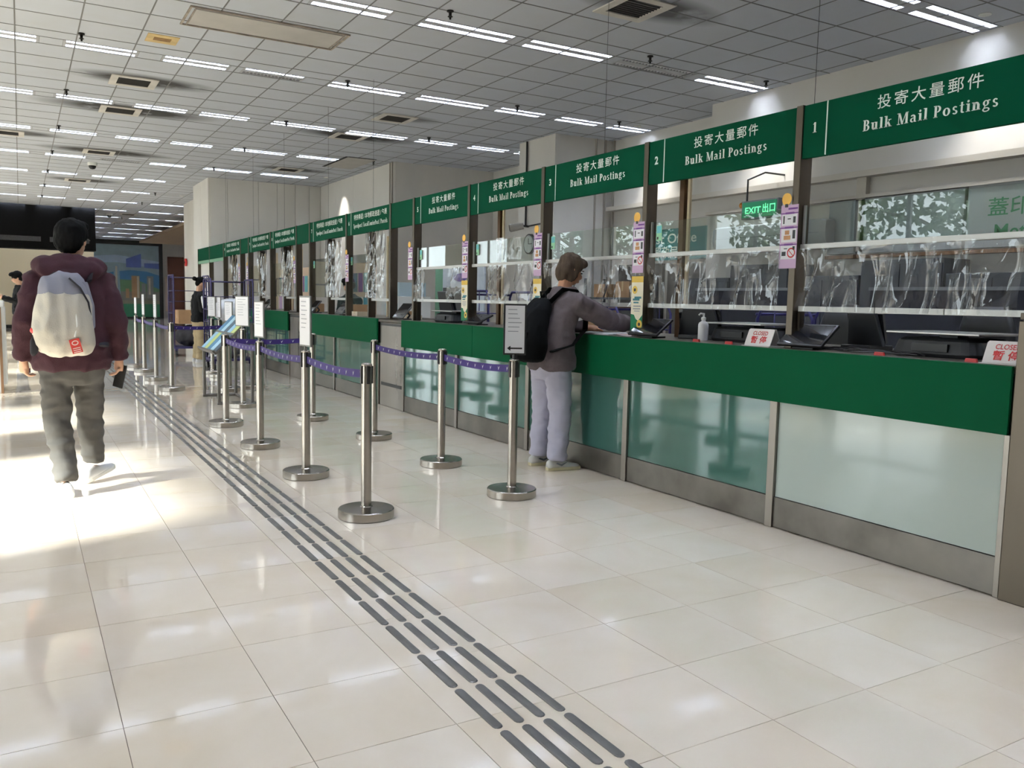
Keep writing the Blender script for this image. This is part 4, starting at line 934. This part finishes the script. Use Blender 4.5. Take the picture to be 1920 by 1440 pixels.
MB().prism(rect(-.5, -.01, .5, .01), .06, Mst).build('lip', FR, o)
# roll cages and parcels by the far woman
LAV = mat('lavender_steel', (46, 38, 82), .5)
cage(3.2, 19.6, 0, 'tall purple roll cage beside the far woman in the black jacket', LAV, .75, .75, 1.75)
cage(3.25, 15.75, .0, 'purple roll cage loaded with sacks in front of the far woman', LAV, .75, .7, 1.62)
SACK = mat('grey_sack', (120, 118, 122), .8, var=.3, vscale=5)
def sack(x, y, z, r, label, m=SACK): tag(fuse('mail_sack', MB().ell((0, 0, r[2]), r).ell((.05, .02, r[2]*1.5), (r[0]*.6, r[1]*.6, r[2]*.6)), m, None, .03, 3, cloth_noise(.02)), label, 'sack').location = (x, y, z)
sack(3.25, 15.75, .21, (.3, .27, .3), 'grey mail sack in the loaded purple cage')
sack(3.25, 15.75, .86, (.28, .24, .2), 'white plastic bag of parcels on top of the sack in the purple cage', mat('white_bag', (214, 216, 222), .4, var=.1))
sack(3.2, 19.6, .21, (.3, .28, .22), 'dark bundle at the bottom of the tall purple cage', mat('dark_bundle', (48, 46, 50), .7, var=.4))
carton(3.2, 19.6, .7, .5, .5, .3, 'brown carton on the bundle in the tall purple cage')
sack(3.25, 16.75, 0, (.16, .12, .2), 'white sack standing on the floor by the far woman', MATS['white_bag'])
# self-service kiosk at the left edge
o = thing('service_kiosk', 'white and grey service kiosk with a wooden edge and small screen', 'kiosk', (-.35, 13.0, 0))
box('body', -.5, .12, -.25, .5, 0, 1.12, mat('kiosk_grey', (168, 168, 166), .5), o, .01); box('white_top', -.52, .16, -.1, .52, 1.12, 1.2, WHITE, o, .01); box('white_side', .12, .17, -.1, .5, .1, 1.12, WHITE, o, .01); box('wood_edge', .1, .13, -.262, -.25, 0, 1.12, WOODM, o)
s_ = box('screen', -.4, .02, .1, .13, 1.24, 1.55, SCREEN, o, .006); box('screen_frame', -.41, .03, .13, .16, 1.22, 1.57, GREYP, o, .006); box('screen_stand', -.22, -.16, .12, .15, 1.2, 1.24, DARK, o)
# the mural on the end wall: a city skyline below blue hills
o = thing('wall_mural', 'large framed mural of a harbour skyline under blue hills on the end wall', 'mural', (0, 50.0, 0))
def facing(x, z): return Mx((x, 0, z), V((1, 0, 0)), V((0, 0, 1)), V((0, -1, 0)))
box('frame', 2.4, 6.85, 0, .06, 0.0, 4.08, BLACK, o)
def paint(name, polys, rgb, d): mb = MB(); [mb.prism(p, .004, facing(0, 0) @ Matrix.Translation((0, 0, d))) for p in polys]; mb.build(name, mat('mural_'+name, rgb, .55, var=.12, vscale=2.5), o)
paint('sky_panel', [rect(2.5, 2.2, 6.65, 3.95)], (150, 172, 178), .0); paint('cloud_band', [[(2.5, 2.9), (4.6, 3.0), (6.65, 2.7), (6.65, 3.1), (4.5, 3.4), (2.5, 3.2)]], (182, 204, 220), .005)
paint('dark_sky_block', [[(5.0, 2.75), (5.75, 2.75), (5.75, 3.5), (5.0, 3.2)], [(5.9, 2.75), (6.65, 2.7), (6.65, 3.0), (5.9, 3.0)]], (86, 104, 168), .009)
paint('blue_hill', [[(2.5, 1.6), (6.65, 1.5), (6.65, 2.35), (6.0, 2.55), (5.2, 2.6), (4.4, 2.5), (3.2, 2.2), (2.5, 2.3)]], (66, 120, 160), .006)
paint('green_hill', [[(2.5, 1.2), (6.65, 1.2), (6.65, 1.6), (5.6, 2.05), (4.6, 2.1), (3.5, 1.9), (2.5, 1.8)]], (86, 124, 84), .011)
paint('city_base', [rect(2.5, .95, 6.65, 1.45)], (112, 110, 100), .016)
paint('tall_tower', [[(4.35, 1.0), (4.7, 1.0), (4.66, 2.75), (4.6, 2.9), (4.45, 2.9), (4.39, 2.75)]], (140, 164, 178), .021)
paint('brown_tower', [rect(5.25, 1.1, 5.65, 2.3), rect(4.95, 1.1, 5.12, 1.6)], (164, 132, 94), .021)
paint('grey_tower', [rect(6.02, 1.1, 6.35, 2.3)], (128, 132, 126), .022)
for p in (rect(5.75, 1.1, 5.95, 1.9), rect(3.9, 1.0, 4.2, 1.8), rect(3.4, 1.0, 3.7, 1.7), rect(2.8, 1.0, 3.1, 1.6)): paint('low_tower', [p], (122, 128, 124), .022)
paint('pale_tower', [rect(5.52, 1.1, 5.62, 2.28), rect(6.1, 1.3, 6.2, 2.2), rect(4.46, 1.1, 4.56, 2.8)], (196, 190, 170), .026)
paint('shore', [rect(2.5, .78, 6.65, .97)], (120, 122, 98), .021); paint('sea', [rect(2.5, .08, 6.65, .8)], (46, 112, 78), .018)
# lit notice panels on the end wall
tag(box('cream_notice_panel', 6.95, 7.7, 50.03, 50.08, .4, 2.3, mat('lit_cream', (232, 216, 196), .5)), 'tall cream panel on the end wall beside the mural', 'panel')
# fire alarm bell and intercom on the hall pier
o = thing('fire_bell', 'round red fire bell on the hall pier', 'alarm', (4.58, 28.3, 2.35)); MB().cyl((-.05, 0, 0), (0, 0, 0), .12, 20).build('gong', RED, o); MB().cyl((-.07, 0, 0), (-.05, 0, 0), .03, 12).build('hub', DARK, o)
tag(MB().box(4.3, 4.6, 24.2, 24.9, 1.75, 2.35).build('pier_box', GREYP, bevel=.01), 'grey metal box on the hall pier beyond the counters', 'box')
# trees outside the glazed front, seen mirrored in the glass
def tree(x, y, h_, seed):
    rnd = random.Random(seed); o = thing('street_tree', 'leafy street tree outside the glazed front', 'tree', (x, y, -.05), 0, 'street trees outside the glazed front')
    MB().tube([(0, 0, 0), (.1, .05, h_*.3), (-.05, .1, h_*.55), (.1, 0, h_*.8)], [.18, .14, .11, .05], 8).build('trunk', mat('bark', (84, 70, 58), .9, var=.2), o, True)
    br = MB()
    for k in range(9): a = rnd.random()*6.3; z = h_*(.4+.05*k); br.tube([(0, 0, z), (math.cos(a)*1.2, math.sin(a)*1.2, z+.7), (math.cos(a)*2, math.sin(a)*2, z+.9)], [.06, .04, .015], 5)
    br.build('branches', MATS['bark'], o)['kind'] = 'stuff'
    lf = MB()
    for k in range(2600):
        a = rnd.random()*6.283; r = 2.6*math.sqrt(rnd.random()); z = h_*(.42+.6*rnd.random()); r *= math.sqrt(max(.05, 1-((z/h_-.72)/.36)**2))
        if noise.noise(V((math.cos(a)*r*.7+seed, math.sin(a)*r*.7, z*.7))) < -.08: continue
        c = V((math.cos(a)*r, math.sin(a)*r, z)); u = V((rnd.gauss(0, 1), rnd.gauss(0, 1), rnd.gauss(0, 1))).normalized(); v = u.orthogonal().normalized(); s_ = .09+.06*rnd.random()
        lf.add([c-u*s_, c-v*s_*.5, c+u*s_, c+v*s_*.5], [(0, 1, 2, 3)])
    lf.build('foliage', mat('leaf_green', (62, 92, 44), .6, var=.3), o)['kind'] = 'stuff'
for k, (x, y) in enumerate(((-9.5, 10.5), (-10.5, 16), (-9.5, 22), (-11, 28))): tree(x, y, 6.5, k*3+1)
# ================================================================== PEOPLE
SKIN = mat('skin', (206, 160, 132), .5, var=.05); HAIRB = mat('black_hair', (7, 7, 7), .75, spec=.12, var=.3, vscale=30)
def rotM(yaw, pitch, roll=0): return Matrix.Rotation(yaw, 4, 'Z') @ Matrix.Rotation(pitch, 4, 'X') @ Matrix.Rotation(roll, 4, 'Y')
def hand(mb, wr, d, n, side, curl=.5, sc_=1.0):
    """palm and five fingers: wr wrist, d towards the fingertips, n palm normal, side +1/-1 where the thumb leaves"""
    d = V(d).normalized(); n = (V(n)-d*V(n).dot(d)).normalized(); t = d.cross(n)*side; wr = V(wr)
    mb.tube([wr-d*.03, wr+d*.02, wr+d*.055, wr+d*.09], [(.022, .024), (.026, .03), (.017, .04), (.013, .037)], 10)
    R = Mx((0, 0, 0), t, d, n)
    for k, (o_, L_) in enumerate(((.03, .07), (.01, .08), (-.01, .074), (-.029, .058))):
        p = wr+t*o_*sc_+d*.085; a = 0; P = [p-d*.02]; q = p
        for f_, l_ in ((1, .46), (1, .32), (.7, .26)):
            P.append(q); a += curl*f_; q = q+(d*math.cos(a)+n*math.sin(a))*L_*l_*sc_
        P.append(q); mb.tube(P, [.0095, .0095, .009, .008, .0065], 8)
    p = wr+t*.028+d*.025; P = [wr+d*.01+t*.012, p, p+(d*.6+t*.65+n*.35).normalized()*.035, p+(d*.6+t*.65+n*.35).normalized()*.035+(d*.8+n*.55+t*.1).normalized()*.03]
    mb.tube(P, [.013, .0125, .0105, .0075], 8)
def shoe(parent, ankle, yaw, m, sole, pitch=0, L_=.27, swoosh=None):
    M = Matrix.Translation(ankle) @ Matrix.Rotation(yaw, 4, 'Z') @ Matrix.Rotation(pitch, 4, 'X') @ Matrix.Translation((0, 0, 0))
    up = MB(); k = L_/.27
    R = []
    for y, hw, zt in ((-.085, .018, .045), (-.08, .03, .075), (-.05, .036, .095), (0, .037, .098), (.04, .039, .085), (.09, .044, .062), (.14, .044, .05), (.175, .034, .042), (.19, .016, .034)):
        R.append([M @ V((hw*math.cos(a)*1.0, y*k, .022+max(0, math.sin(a))*(zt-.022))) for a in [PI*i/9 for i in range(10)]])
    up.rings(R); o = up.build('shoe', m, parent, True)
    so = MB(); out = [(.0, -.09), (.026, -.084), (.037, -.05), (.038, 0), (.044, .07), (.049, .12), (.044, .17), (.024, .196), (0, .2), (-.024, .196), (-.042, .17), (-.046, .12), (-.04, .07), (-.037, 0), (-.037, -.05), (-.026, -.084)]
    so.prism([(x, y*k) for x, y in out], .026, M); so.build('sole', sole, o, bevel=.004)
    if swoosh:
        for sx in (1,): MB().prism([(-.06, .0), (-.01, -.022), (.05, .012), (-.012, -.004), (-.045, .008)], .002, M @ Mx((.044*sx, .03, .058), V((0, -1, 0))*-1, V((-.35, 0, .94)), V((.94, 0, .35)))).build('side_mark', swoosh, o)
    return o
def person(label, loc, rz, J, cols, voxel=.011):
    """J: joints in metres, x right, y ahead, z up"""
    P = thing('person', label, 'person', loc, rz)
    hc = V(J['head']); HM = Matrix.Translation(hc) @ rotM(*J.get('look', (0, 0)))
    b = MB()
    b.ell((0, -.008, .022), (.074, .092, .098), HM).ell((0, .03, -.055), (.054, .062, .062), HM).ell((0, .06, -.03), (.05, .04, .06), HM)
    b.ell((0, .1, -.018), (.013, .018, .024), HM).ell((0, .092, -.062), (.024, .012, .012), HM)
    for sx in (-1, 1): b.ell((sx*.077, -.005, -.01), (.011, .022, .033), HM)
    nb = V(J['neck']); b.tube([nb-V((0, 0, .08)), nb, HM @ V((0, -.02, -.02))], [.075, .058, .056], 12)
    sh = [V(p[0]) for p in (J['armL'], J['armR'])]
    hips = V(J['hips'])
    b.stack([(hips.x, hips.y, hips.z-.1, .13, .09), (hips.x, hips.y, hips.z+.1, .13, .085), ((hips.x+nb.x)/2, (hips.y+nb.y)/2, (hips.z+nb.z)/2, .13, .09), (nb.x, nb.y-.01, nb.z-.14, .16, .09), (nb.x, nb.y, nb.z-.04, .1, .07)])
    for side, key in ((-1, 'armL'), (1, 'armR')):
        a = [V(q) for q in J[key]]; b.tube(a, [.05, .042, .03][:len(a)], 10)
        hd = J.get('hand'+key[-1], {}); d = hd.get('d', a[-1]-a[-2]); n = hd.get('n', V((-side, 0, 0)))
        hand(b, a[-1], d, n, hd.get('side', side), hd.get('curl', .45))
    for key in ('legL', 'legR'): b.tube([V(q) for q in J[key]], [.075, .055, .04], 10)
    fuse('body', b, cols['skin'], P, .0065, 3)
    E_ = MB()
    for sx in (-1, 1):
        MB().ell((sx*.031, .084, .008), (.013, .007, .006), HM, 10).build('eye', BLACK, P, True)
        MB().ell((sx*.032, .088, .03), (.02, .006, .004), HM, 10).build('eyebrow', cols['hair'], P, True)
    MB().ell((0, .1, -.062), (.02, .004, .004), HM, 10).build('lips', mat('lips', (160, 96, 88), .5), P, True)
    h = MB(); kind = cols.get('style', 'short')
    if kind == 'short': h.ell((0, -.025, .045), (.104, .112, .1), HM).ell((0, -.06, -.005), (.098, .07, .095), HM).ell((0, .05, .1), (.08, .07, .045), HM)
    if kind == 'bob': h.ell((0, -.02, .045), (.098, .105, .09), HM).ell((0, -.045, -.02), (.096, .075, .105), HM).ell((.066, .0, -.03), (.026, .05, .075), HM).ell((-.066, .0, -.03), (.026, .05, .075), HM).ell((0, .06, .085), (.07, .05, .04), HM)
    if kind == 'bun': h.ell((0, -.025, .045), (.086, .098, .088), HM).ell((0, -.06, .0), (.07, .05, .08), HM).ell((0, -.15, .045), (.045, .045, .045), HM).ell((0, .05, .09), (.06, .05, .035), HM)
    fuse('hair', h, cols['hair'], P, .009, 4, lambda p: .006*noise.noise(V((p.x*45, p.y*45, p.z*14)))+.004*noise.noise(V((p.x*90, p.y*90, p.z*30))))
    t = MB(); t.stack(J['top'], 2.3)
    for key in ('armL', 'armR'):
        a = [V(q) for q in J[key]]; r = J.get('sleeve', [.082, .07, .05]); w_ = a[-1]; t.tube([a[0]+V((-.06 if key == 'armL' else .06, 0, .0))*-1, a[0], a[1], w_-(w_-a[1]).normalized()*.01], [r[0]*1.05, r[0], r[1], r[2]], 14)
    for c_, r_ in J.get('extra', []): t.ell(c_, r_)
    top = fuse(cols['topname'], t, cols['top'], P, voxel, 4, cloth_noise(.011, 9, 9, cols.get('seed', 0)))
    l = MB(); l.stack(J['seat'], 2.4)
    for key in ('legL', 'legR'):
        a = [V(q) for q in J[key]]; r = J.get('leg', [.105, .082, .068]); an = a[-1]
        l.tube([a[0]+V((0, 0, .03)), a[0], (a[0]+a[1])/2, a[1], (a[1]+an)/2, an+V((0, 0, .0))], [r[0]*.95, r[0], (r[0]+r[1])/2, r[1], (r[1]+r[2])/2, r[2]], 14)
    fuse('trousers', l, cols['legs'], P, voxel, 3, cloth_noise(.0105, 7, 12, cols.get('seed', 0)+4))
    for key, yaw, pit, z in J['feet']:
        an = V(J[key][-1]); shoe(P, V((an.x, an.y+.0, z)), yaw, cols['shoe'], cols['sole'], pit, .28, cols.get('swoosh'))
    return P
# --- man walking away along the tactile strip
MAROON = mat('maroon_fleece', (54, 21, 32), .9, var=.12, vscale=14, bump=.25, bscale=180)
GREYT = mat('grey_twill', (80, 78, 75), .85, var=.14, vscale=7, bump=.15, bscale=220)
WSHOE = mat('white_shoe', (222, 224, 228), .5, var=.04); WSOLE = mat('white_sole', (232, 232, 230), .6)
J = dict(head=(.025, .02, 1.675), look=(-.5, -.08), neck=(.01, -.01, 1.5), hips=(0, 0, .9),
 armL=[(-.19, 0, 1.41), (-.265, -.05, 1.13), (-.285, .03, .885)], armR=[(.19, 0, 1.41), (.265, -.06, 1.13), (.29, .05, .885)],
 handL=dict(d=(.05, .1, -1), n=(.9, .2, 0), curl=.75, side=-1), handR=dict(d=(-.05, .15, -1), n=(-.9, .2, 0), curl=.6, side=1),
 legL=[(-.1, 0, .86), (-.1, -.04, .47), (-.065, -.2, .1)], legR=[(.1, .02, .86), (.105, .14, .49), (.12, .2, .15)],
 top=[(0, 0, .815, .225, .15), (0, 0, .84, .235, .16), (0, 0, .95, .24, .165), (0, 0, 1.15, .235, .16), (0, 0, 1.3, .235, .155), (0, -.005, 1.4, .225, .135), (0, -.01, 1.46, .16, .11), (0, -.01, 1.5, .1, .09)],
 sleeve=[.084, .072, .054], extra=[((0, -.1, 1.475), (.2, .075, .075)), ((-.13, -.04, 1.5), (.09, .09, .06)), ((.13, -.04, 1.5), (.09, .09, .06)), ((0, -.06, 1.53), (.13, .08, .05)), ((-.005, -.15, 1.43), (.1, .05, .06)), ((0, .07, 1.47), (.12, .06, .06))],
 seat=[(0, 0, .72, .13, .1), (0, 0, .78, .18, .13), (0, 0, .88, .2, .14), (0, 0, .95, .19, .13)], leg=[.1, .08, .066],
 feet=[('legL', .15, 0, 0.0), ('legR', -.75, .22, .025)])
man = person('man in a maroon hoodie and grey trousers walking away beside the tactile strip', (.29, 6.33, 0), 0, J, dict(skin=SKIN, hair=HAIRB, top=MAROON, topname='hoodie', legs=GREYT, shoe=WSHOE, sole=WSOLE, seed=2))
HM = Matrix.Translation((.025, .02, 1.675)) @ rotM(-.5, -.08)
MB().tube([HM @ V(q) for q in ((-.08, -.01, .012), (-.072, .085, .012), (-.02, .1, .01), (.02, .1, .01), (.072, .085, .012), (.08, -.01, .012))], .0025, 6).build('glasses', BLACK, man)
MB().tube([(-.25, 0, .83), (-.25, 0, .8)], .004).build('hem_cord', MAROON, man)
# backpack
CREAM = mat('cream_canvas', (192, 187, 176), .8, var=.06, vscale=6, bump=.2, bscale=120); LILAC = mat('lilac_canvas', (132, 132, 144), .8, var=.06); STRAP = mat('strap_black', (28, 26, 34), .8)
bp = thing('backpack', 'cream and lilac backpack on the back of the man in maroon', 'backpack', (.29, 6.33, 0)); bx = -.05
cre = lambda p: .012*(1-2.2*abs(noise.noise(V((p.x*9+2, p.y*4, p.z*3.2)))))+.012*noise.noise(V((p.x*11, p.y*5, p.z*4)))+.007*noise.noise(V((p.x*26, p.y*9, p.z*11)))
fuse('main_bag', MB().stack([(bx, -.25, .93, .1, .06), (bx, -.26, .945, .14, .085), (bx, -.265, 1.0, .17, .105), (bx, -.265, 1.1, .172, .11), (bx, -.26, 1.22, .158, .1), (bx, -.25, 1.32, .145, .09)], 2.8), CREAM, bp, .01, 4, cre)
fuse('top_flap', MB().stack([(bx, -.25, 1.29, .146, .094), (bx, -.24, 1.36, .14, .085), (bx+.005, -.225, 1.42, .12, .07), (bx+.01, -.21, 1.45, .07, .045)], 2.8), LILAC, bp, .01, 4, cre)
fuse('side_panel', MB().stack([(bx+.15, -.23, 1.1, .028, .075), (bx+.15, -.23, 1.25, .026, .07), (bx+.11, -.23, 1.4, .03, .06)], 2.5), LILAC, bp, .01, 3)
MB().tube([(bx+.03, -.325, 1.42), (bx+.09, -.335, 1.36), (bx+.135, -.33, 1.27), (bx+.15, -.315, 1.16), (bx+.155, -.3, 1.1)], (.006)).build('zip_line', STRAP, bp)
MB().tube([(bx+.06, -.355, 1.23), (bx+.065, -.372, 1.12), (bx+.05, -.378, 1.05)], .006).build('cord', WHITE, bp)
for sx in (-1, 1): MB().tube([(sx*.1, -.2, 1.4), (sx*.12, -.1, 1.485), (sx*.13, .03, 1.475), (sx*.15, .15, 1.38), (sx*.17, .17, 1.2), (sx*.2, .05, 1.05), (sx*.18, -.17, .98)], [(.03, .008)]*7, 8).build('shoulder_strap', STRAP, bp)
Mt = Mx((bx+.055, -.378, .995), V((.97, 0, .24)), V((-.24, 0, .97)), V((0, -1, 0)))
tg = MB().prism(rect(-.03, -.045, .03, .045), .004, Mt).build('red_tag', mat('red_label', (206, 62, 52), .6), bp)
mb = MB(); [mb.prism(q, .001, Mt @ Matrix.Translation((0, 0, .004))) for q in arc(0, .02, .02, .016, 0, 360, .005, .005, 12)]; [mb.prism(rect(-.022, -.04+k*.012, .022, -.035+k*.012), .001, Mt @ Matrix.Translation((0, 0, .004))) for k in range(3)]; mb.build('tag_print', mat('tag_cream', (240, 216, 206), .6), tg)
MB().ell((bx-.175, -.3, 1.09), (.02, .02, .02)).build('red_charm', mat('red_charm', (214, 62, 60), .4), bp, True); MB().ell((bx-.165, -.3, 1.12), (.012, .012, .016)).build('white_charm', WHITE, bp, True)
MB().stack([(bx-.18, -.29, .93, .008, .012), (bx-.175, -.29, .95, .022, .02), (bx-.17, -.29, 1.02, .026, .02), (bx-.168, -.29, 1.07, .01, .01)], 3).build('dark_pouch', STRAP, bp, True)
o = thing('mobile_phone', 'black phone held in the right hand of the man in maroon', 'phone', (.585, 6.4, .765), .95)
MB().box(-.006, .006, -.036, .036, -.09, .075, Matrix.Rotation(.25, 4, 'X')).build('case', BLACK, o, bevel=.004); MB().box(.0062, .0072, -.032, .032, -.085, .07, Matrix.Rotation(.25, 4, 'X')).build('screen', SCREEN, o)
# --- woman at the counter
FLEECE = mat('taupe_fleece', (92, 82, 84), .95, var=.1, vscale=18, bump=.3, bscale=160); PALE = mat('pale_lilac_cotton', (190, 188, 206), .85, var=.05, bump=.1, bscale=200)
J = dict(head=(.0, .165, 1.59), look=(-.15, -.42), neck=(0, .1, 1.42), hips=(0, 0, .9),
 armL=[(-.18, .09, 1.33), (-.23, .27, 1.12), (-.1, .42, 1.125)], armR=[(.18, .1, 1.33), (.2, .38, 1.2), (.14, .64, 1.165)],
 handL=dict(d=(.25, 1, -.12), n=(0, 0, -1), curl=.25, side=1), handR=dict(d=(-.1, 1, -.05), n=(0, 0, -1), curl=.35, side=-1),
 legL=[(-.1, 0, .86), (-.115, .01, .46), (-.125, -.02, .085)], legR=[(.1, 0, .86), (.11, .02, .46), (.115, 0, .085)],
 top=[(0, .0, .8, .215, .155), (0, 0, .83, .225, .165), (0, 0, .95, .215, .155), (0, .02, 1.12, .2, .135), (0, .06, 1.26, .2, .13), (0, .085, 1.34, .19, .115), (0, .1, 1.4, .13, .1), (0, .105, 1.45, .085, .085)],
 sleeve=[.085, .078, .06], seat=[(0, 0, .72, .13, .1), (0, -.01, .8, .18, .14), (0, 0, .9, .18, .13), (0, 0, .98, .16, .12)], leg=[.108, .086, .076],
 feet=[('legL', .0, 0, 0), ('legR', -.12, 0, 0)])
CSOLE = mat('cream_sole', (216, 206, 168), .6)
person('woman with a grey bob in a taupe fleece leaning on the counter', (3.655, 5.62, 0), -PI/2, J, dict(skin=mat('skin_tan', (190, 140, 108), .5, var=.05), hair=mat('greying_hair', (74, 63, 53), .85, spec=.1, var=.4, vscale=26, stretch=(1, 1, .2)), style='bob', top=FLEECE, topname='fleece_jacket', legs=PALE, shoe=mat('offwhite_shoe', (214, 212, 206), .5), sole=CSOLE, swoosh=GREYP, seed=9))
bp = thing('backpack', 'black backpack worn by the woman at the counter', 'backpack', (3.655, 5.62, 0), -PI/2)
NYL = mat('black_nylon', (10, 11, 12), .9, spec=.12, var=.2, vscale=10, bump=.1, bscale=100)
fuse('main_bag', MB().stack([(.02, -.22, .87, .12, .07), (.02, -.24, .89, .155, .1), (.02, -.235, 1.0, .165, .115), (.02, -.2, 1.15, .155, .105), (.01, -.15, 1.27, .12, .085), (.0, -.1, 1.35, .07, .05)], 2.8), NYL, bp, .01, 4, cre)
fuse('front_pocket', MB().stack([(.02, -.31, .91, .11, .03), (.02, -.335, .98, .13, .04), (.02, -.31, 1.1, .12, .035)], 2.8), NYL, bp, .01, 4)
for sx in (-1, 1): MB().tube([(sx*.08, -.08, 1.33), (sx*.1, .02, 1.425), (sx*.125, .13, 1.42), (sx*.15, .22, 1.28), (sx*.17, .2, 1.12), (sx*.21, .05, 1.0), (sx*.19, -.13, .95)], [(.032, .009)]*7, 8).build('shoulder_strap', NYL, bp)
MB().tube([(-.03, -.09, 1.36), (-.03, -.1, 1.41), (.04, -.1, 1.41), (.04, -.09, 1.36)], .007).build('carry_loop', NYL, bp)
MB().box(-.012, .012, -.303, -.299, 1.13, 1.135).box(.05, .07, -.3, -.296, 1.18, 1.186).build('zip_pulls', ALU, bp)
# --- woman by the roll cages
BJ = mat('black_jacket', (10, 10, 11), .8, spec=.2, var=.15); KHAKI = mat('khaki_cotton', (168, 150, 116), .85, var=.08)
def upright(look=(0, -.3), arms=None, **k):
    d = dict(head=(0, .05, 1.555), look=look, neck=(0, .0, 1.37), hips=(0, 0, .86), armL=[(-.17, 0, 1.3), (-.22, .02, 1.05), (-.13, .24, 1.0)], armR=[(.17, 0, 1.3), (.22, .02, 1.05), (.13, .24, 1.0)],
      legL=[(-.09, 0, .82), (-.1, .01, .45), (-.1, -.02, .085)], legR=[(.09, 0, .82), (.1, .01, .45), (.1, -.02, .085)],
      top=[(0, 0, .8, .19, .13), (0, 0, .84, .2, .14), (0, 0, 1.0, .19, .13), (0, .0, 1.2, .2, .13), (0, 0, 1.3, .18, .11), (0, 0, 1.36, .12, .09), (0, 0, 1.4, .08, .08)],
      seat=[(0, 0, .7, .13, .1), (0, 0, .78, .17, .13), (0, 0, .86, .17, .13), (0, 0, .92, .16, .12)], leg=[.105, .085, .08], feet=[('legL', .1, 0, 0), ('legR', -.1, 0, 0)])
    if arms: d.update(arms)
    d.update(k); return d
p3 = person('woman with a hair bun in a black jacket and khaki trousers by the roll cages', (3.03, 17.4, 0), -1.45, upright((0, -.35)), dict(skin=SKIN, hair=HAIRB, style='bun', top=BJ, topname='jacket', legs=KHAKI, shoe=WSHOE, sole=WSOLE, seed=5))
MB().tube([(.23, -.02, 1.33), (.285, -.02, 1.2), (.3, .0, 1.08)], [(.02, .012)]*3, 8).build('white_sleeve_stripe', WHITE, p3)
# --- man with a phone near the kiosk
p4 = person('man in a dark jacket looking at a phone near the cream block', (.0, 21.0, 0), PI/2+.1, upright((0, -.4), dict(head=(0, .05, 1.62), neck=(0, 0, 1.43), hips=(0, 0, .9), armL=[(-.18, 0, 1.36), (-.22, .06, 1.1), (-.08, .33, 1.2)], armR=[(.18, 0, 1.36), (.22, .06, 1.1), (.1, .3, 1.18)],
   top=[(0, 0, .84, .2, .14), (0, 0, .88, .21, .15), (0, 0, 1.06, .2, .14), (0, .0, 1.26, .21, .13), (0, 0, 1.36, .19, .11), (0, 0, 1.42, .12, .09), (0, 0, 1.46, .08, .08)])), dict(skin=SKIN, hair=HAIRB, top=BJ, topname='jacket', legs=mat('dark_trousers', (40, 42, 48), .8), shoe=BLACK, sole=DARK, seed=7))
o = thing('mobile_phone', 'phone held by the man in the dark jacket near the cream block', 'phone', (-.45, 20.95, 1.24)); MB().box(-.07, .07, -.036, .036, -.005, .005, Matrix.Rotation(.3, 4, 'Y')).build('case', BLACK, o, bevel=.003); MB().box(-.065, .065, -.032, .032, .005, .006, Matrix.Rotation(.3, 4, 'Y')).build('screen', SCREEN, o)
# --- clerk behind the glass at sign 7
person('clerk in dark green clothes working behind the counter at sign 7', (5.0, 14.2, 0), PI/2+.5, upright((0, -.35)), dict(skin=SKIN, hair=HAIRB, top=mat('dark_green_uniform', (34, 48, 44), .8), topname='uniform', legs=MATS['dark_trousers'], shoe=BLACK, sole=DARK, seed=11))
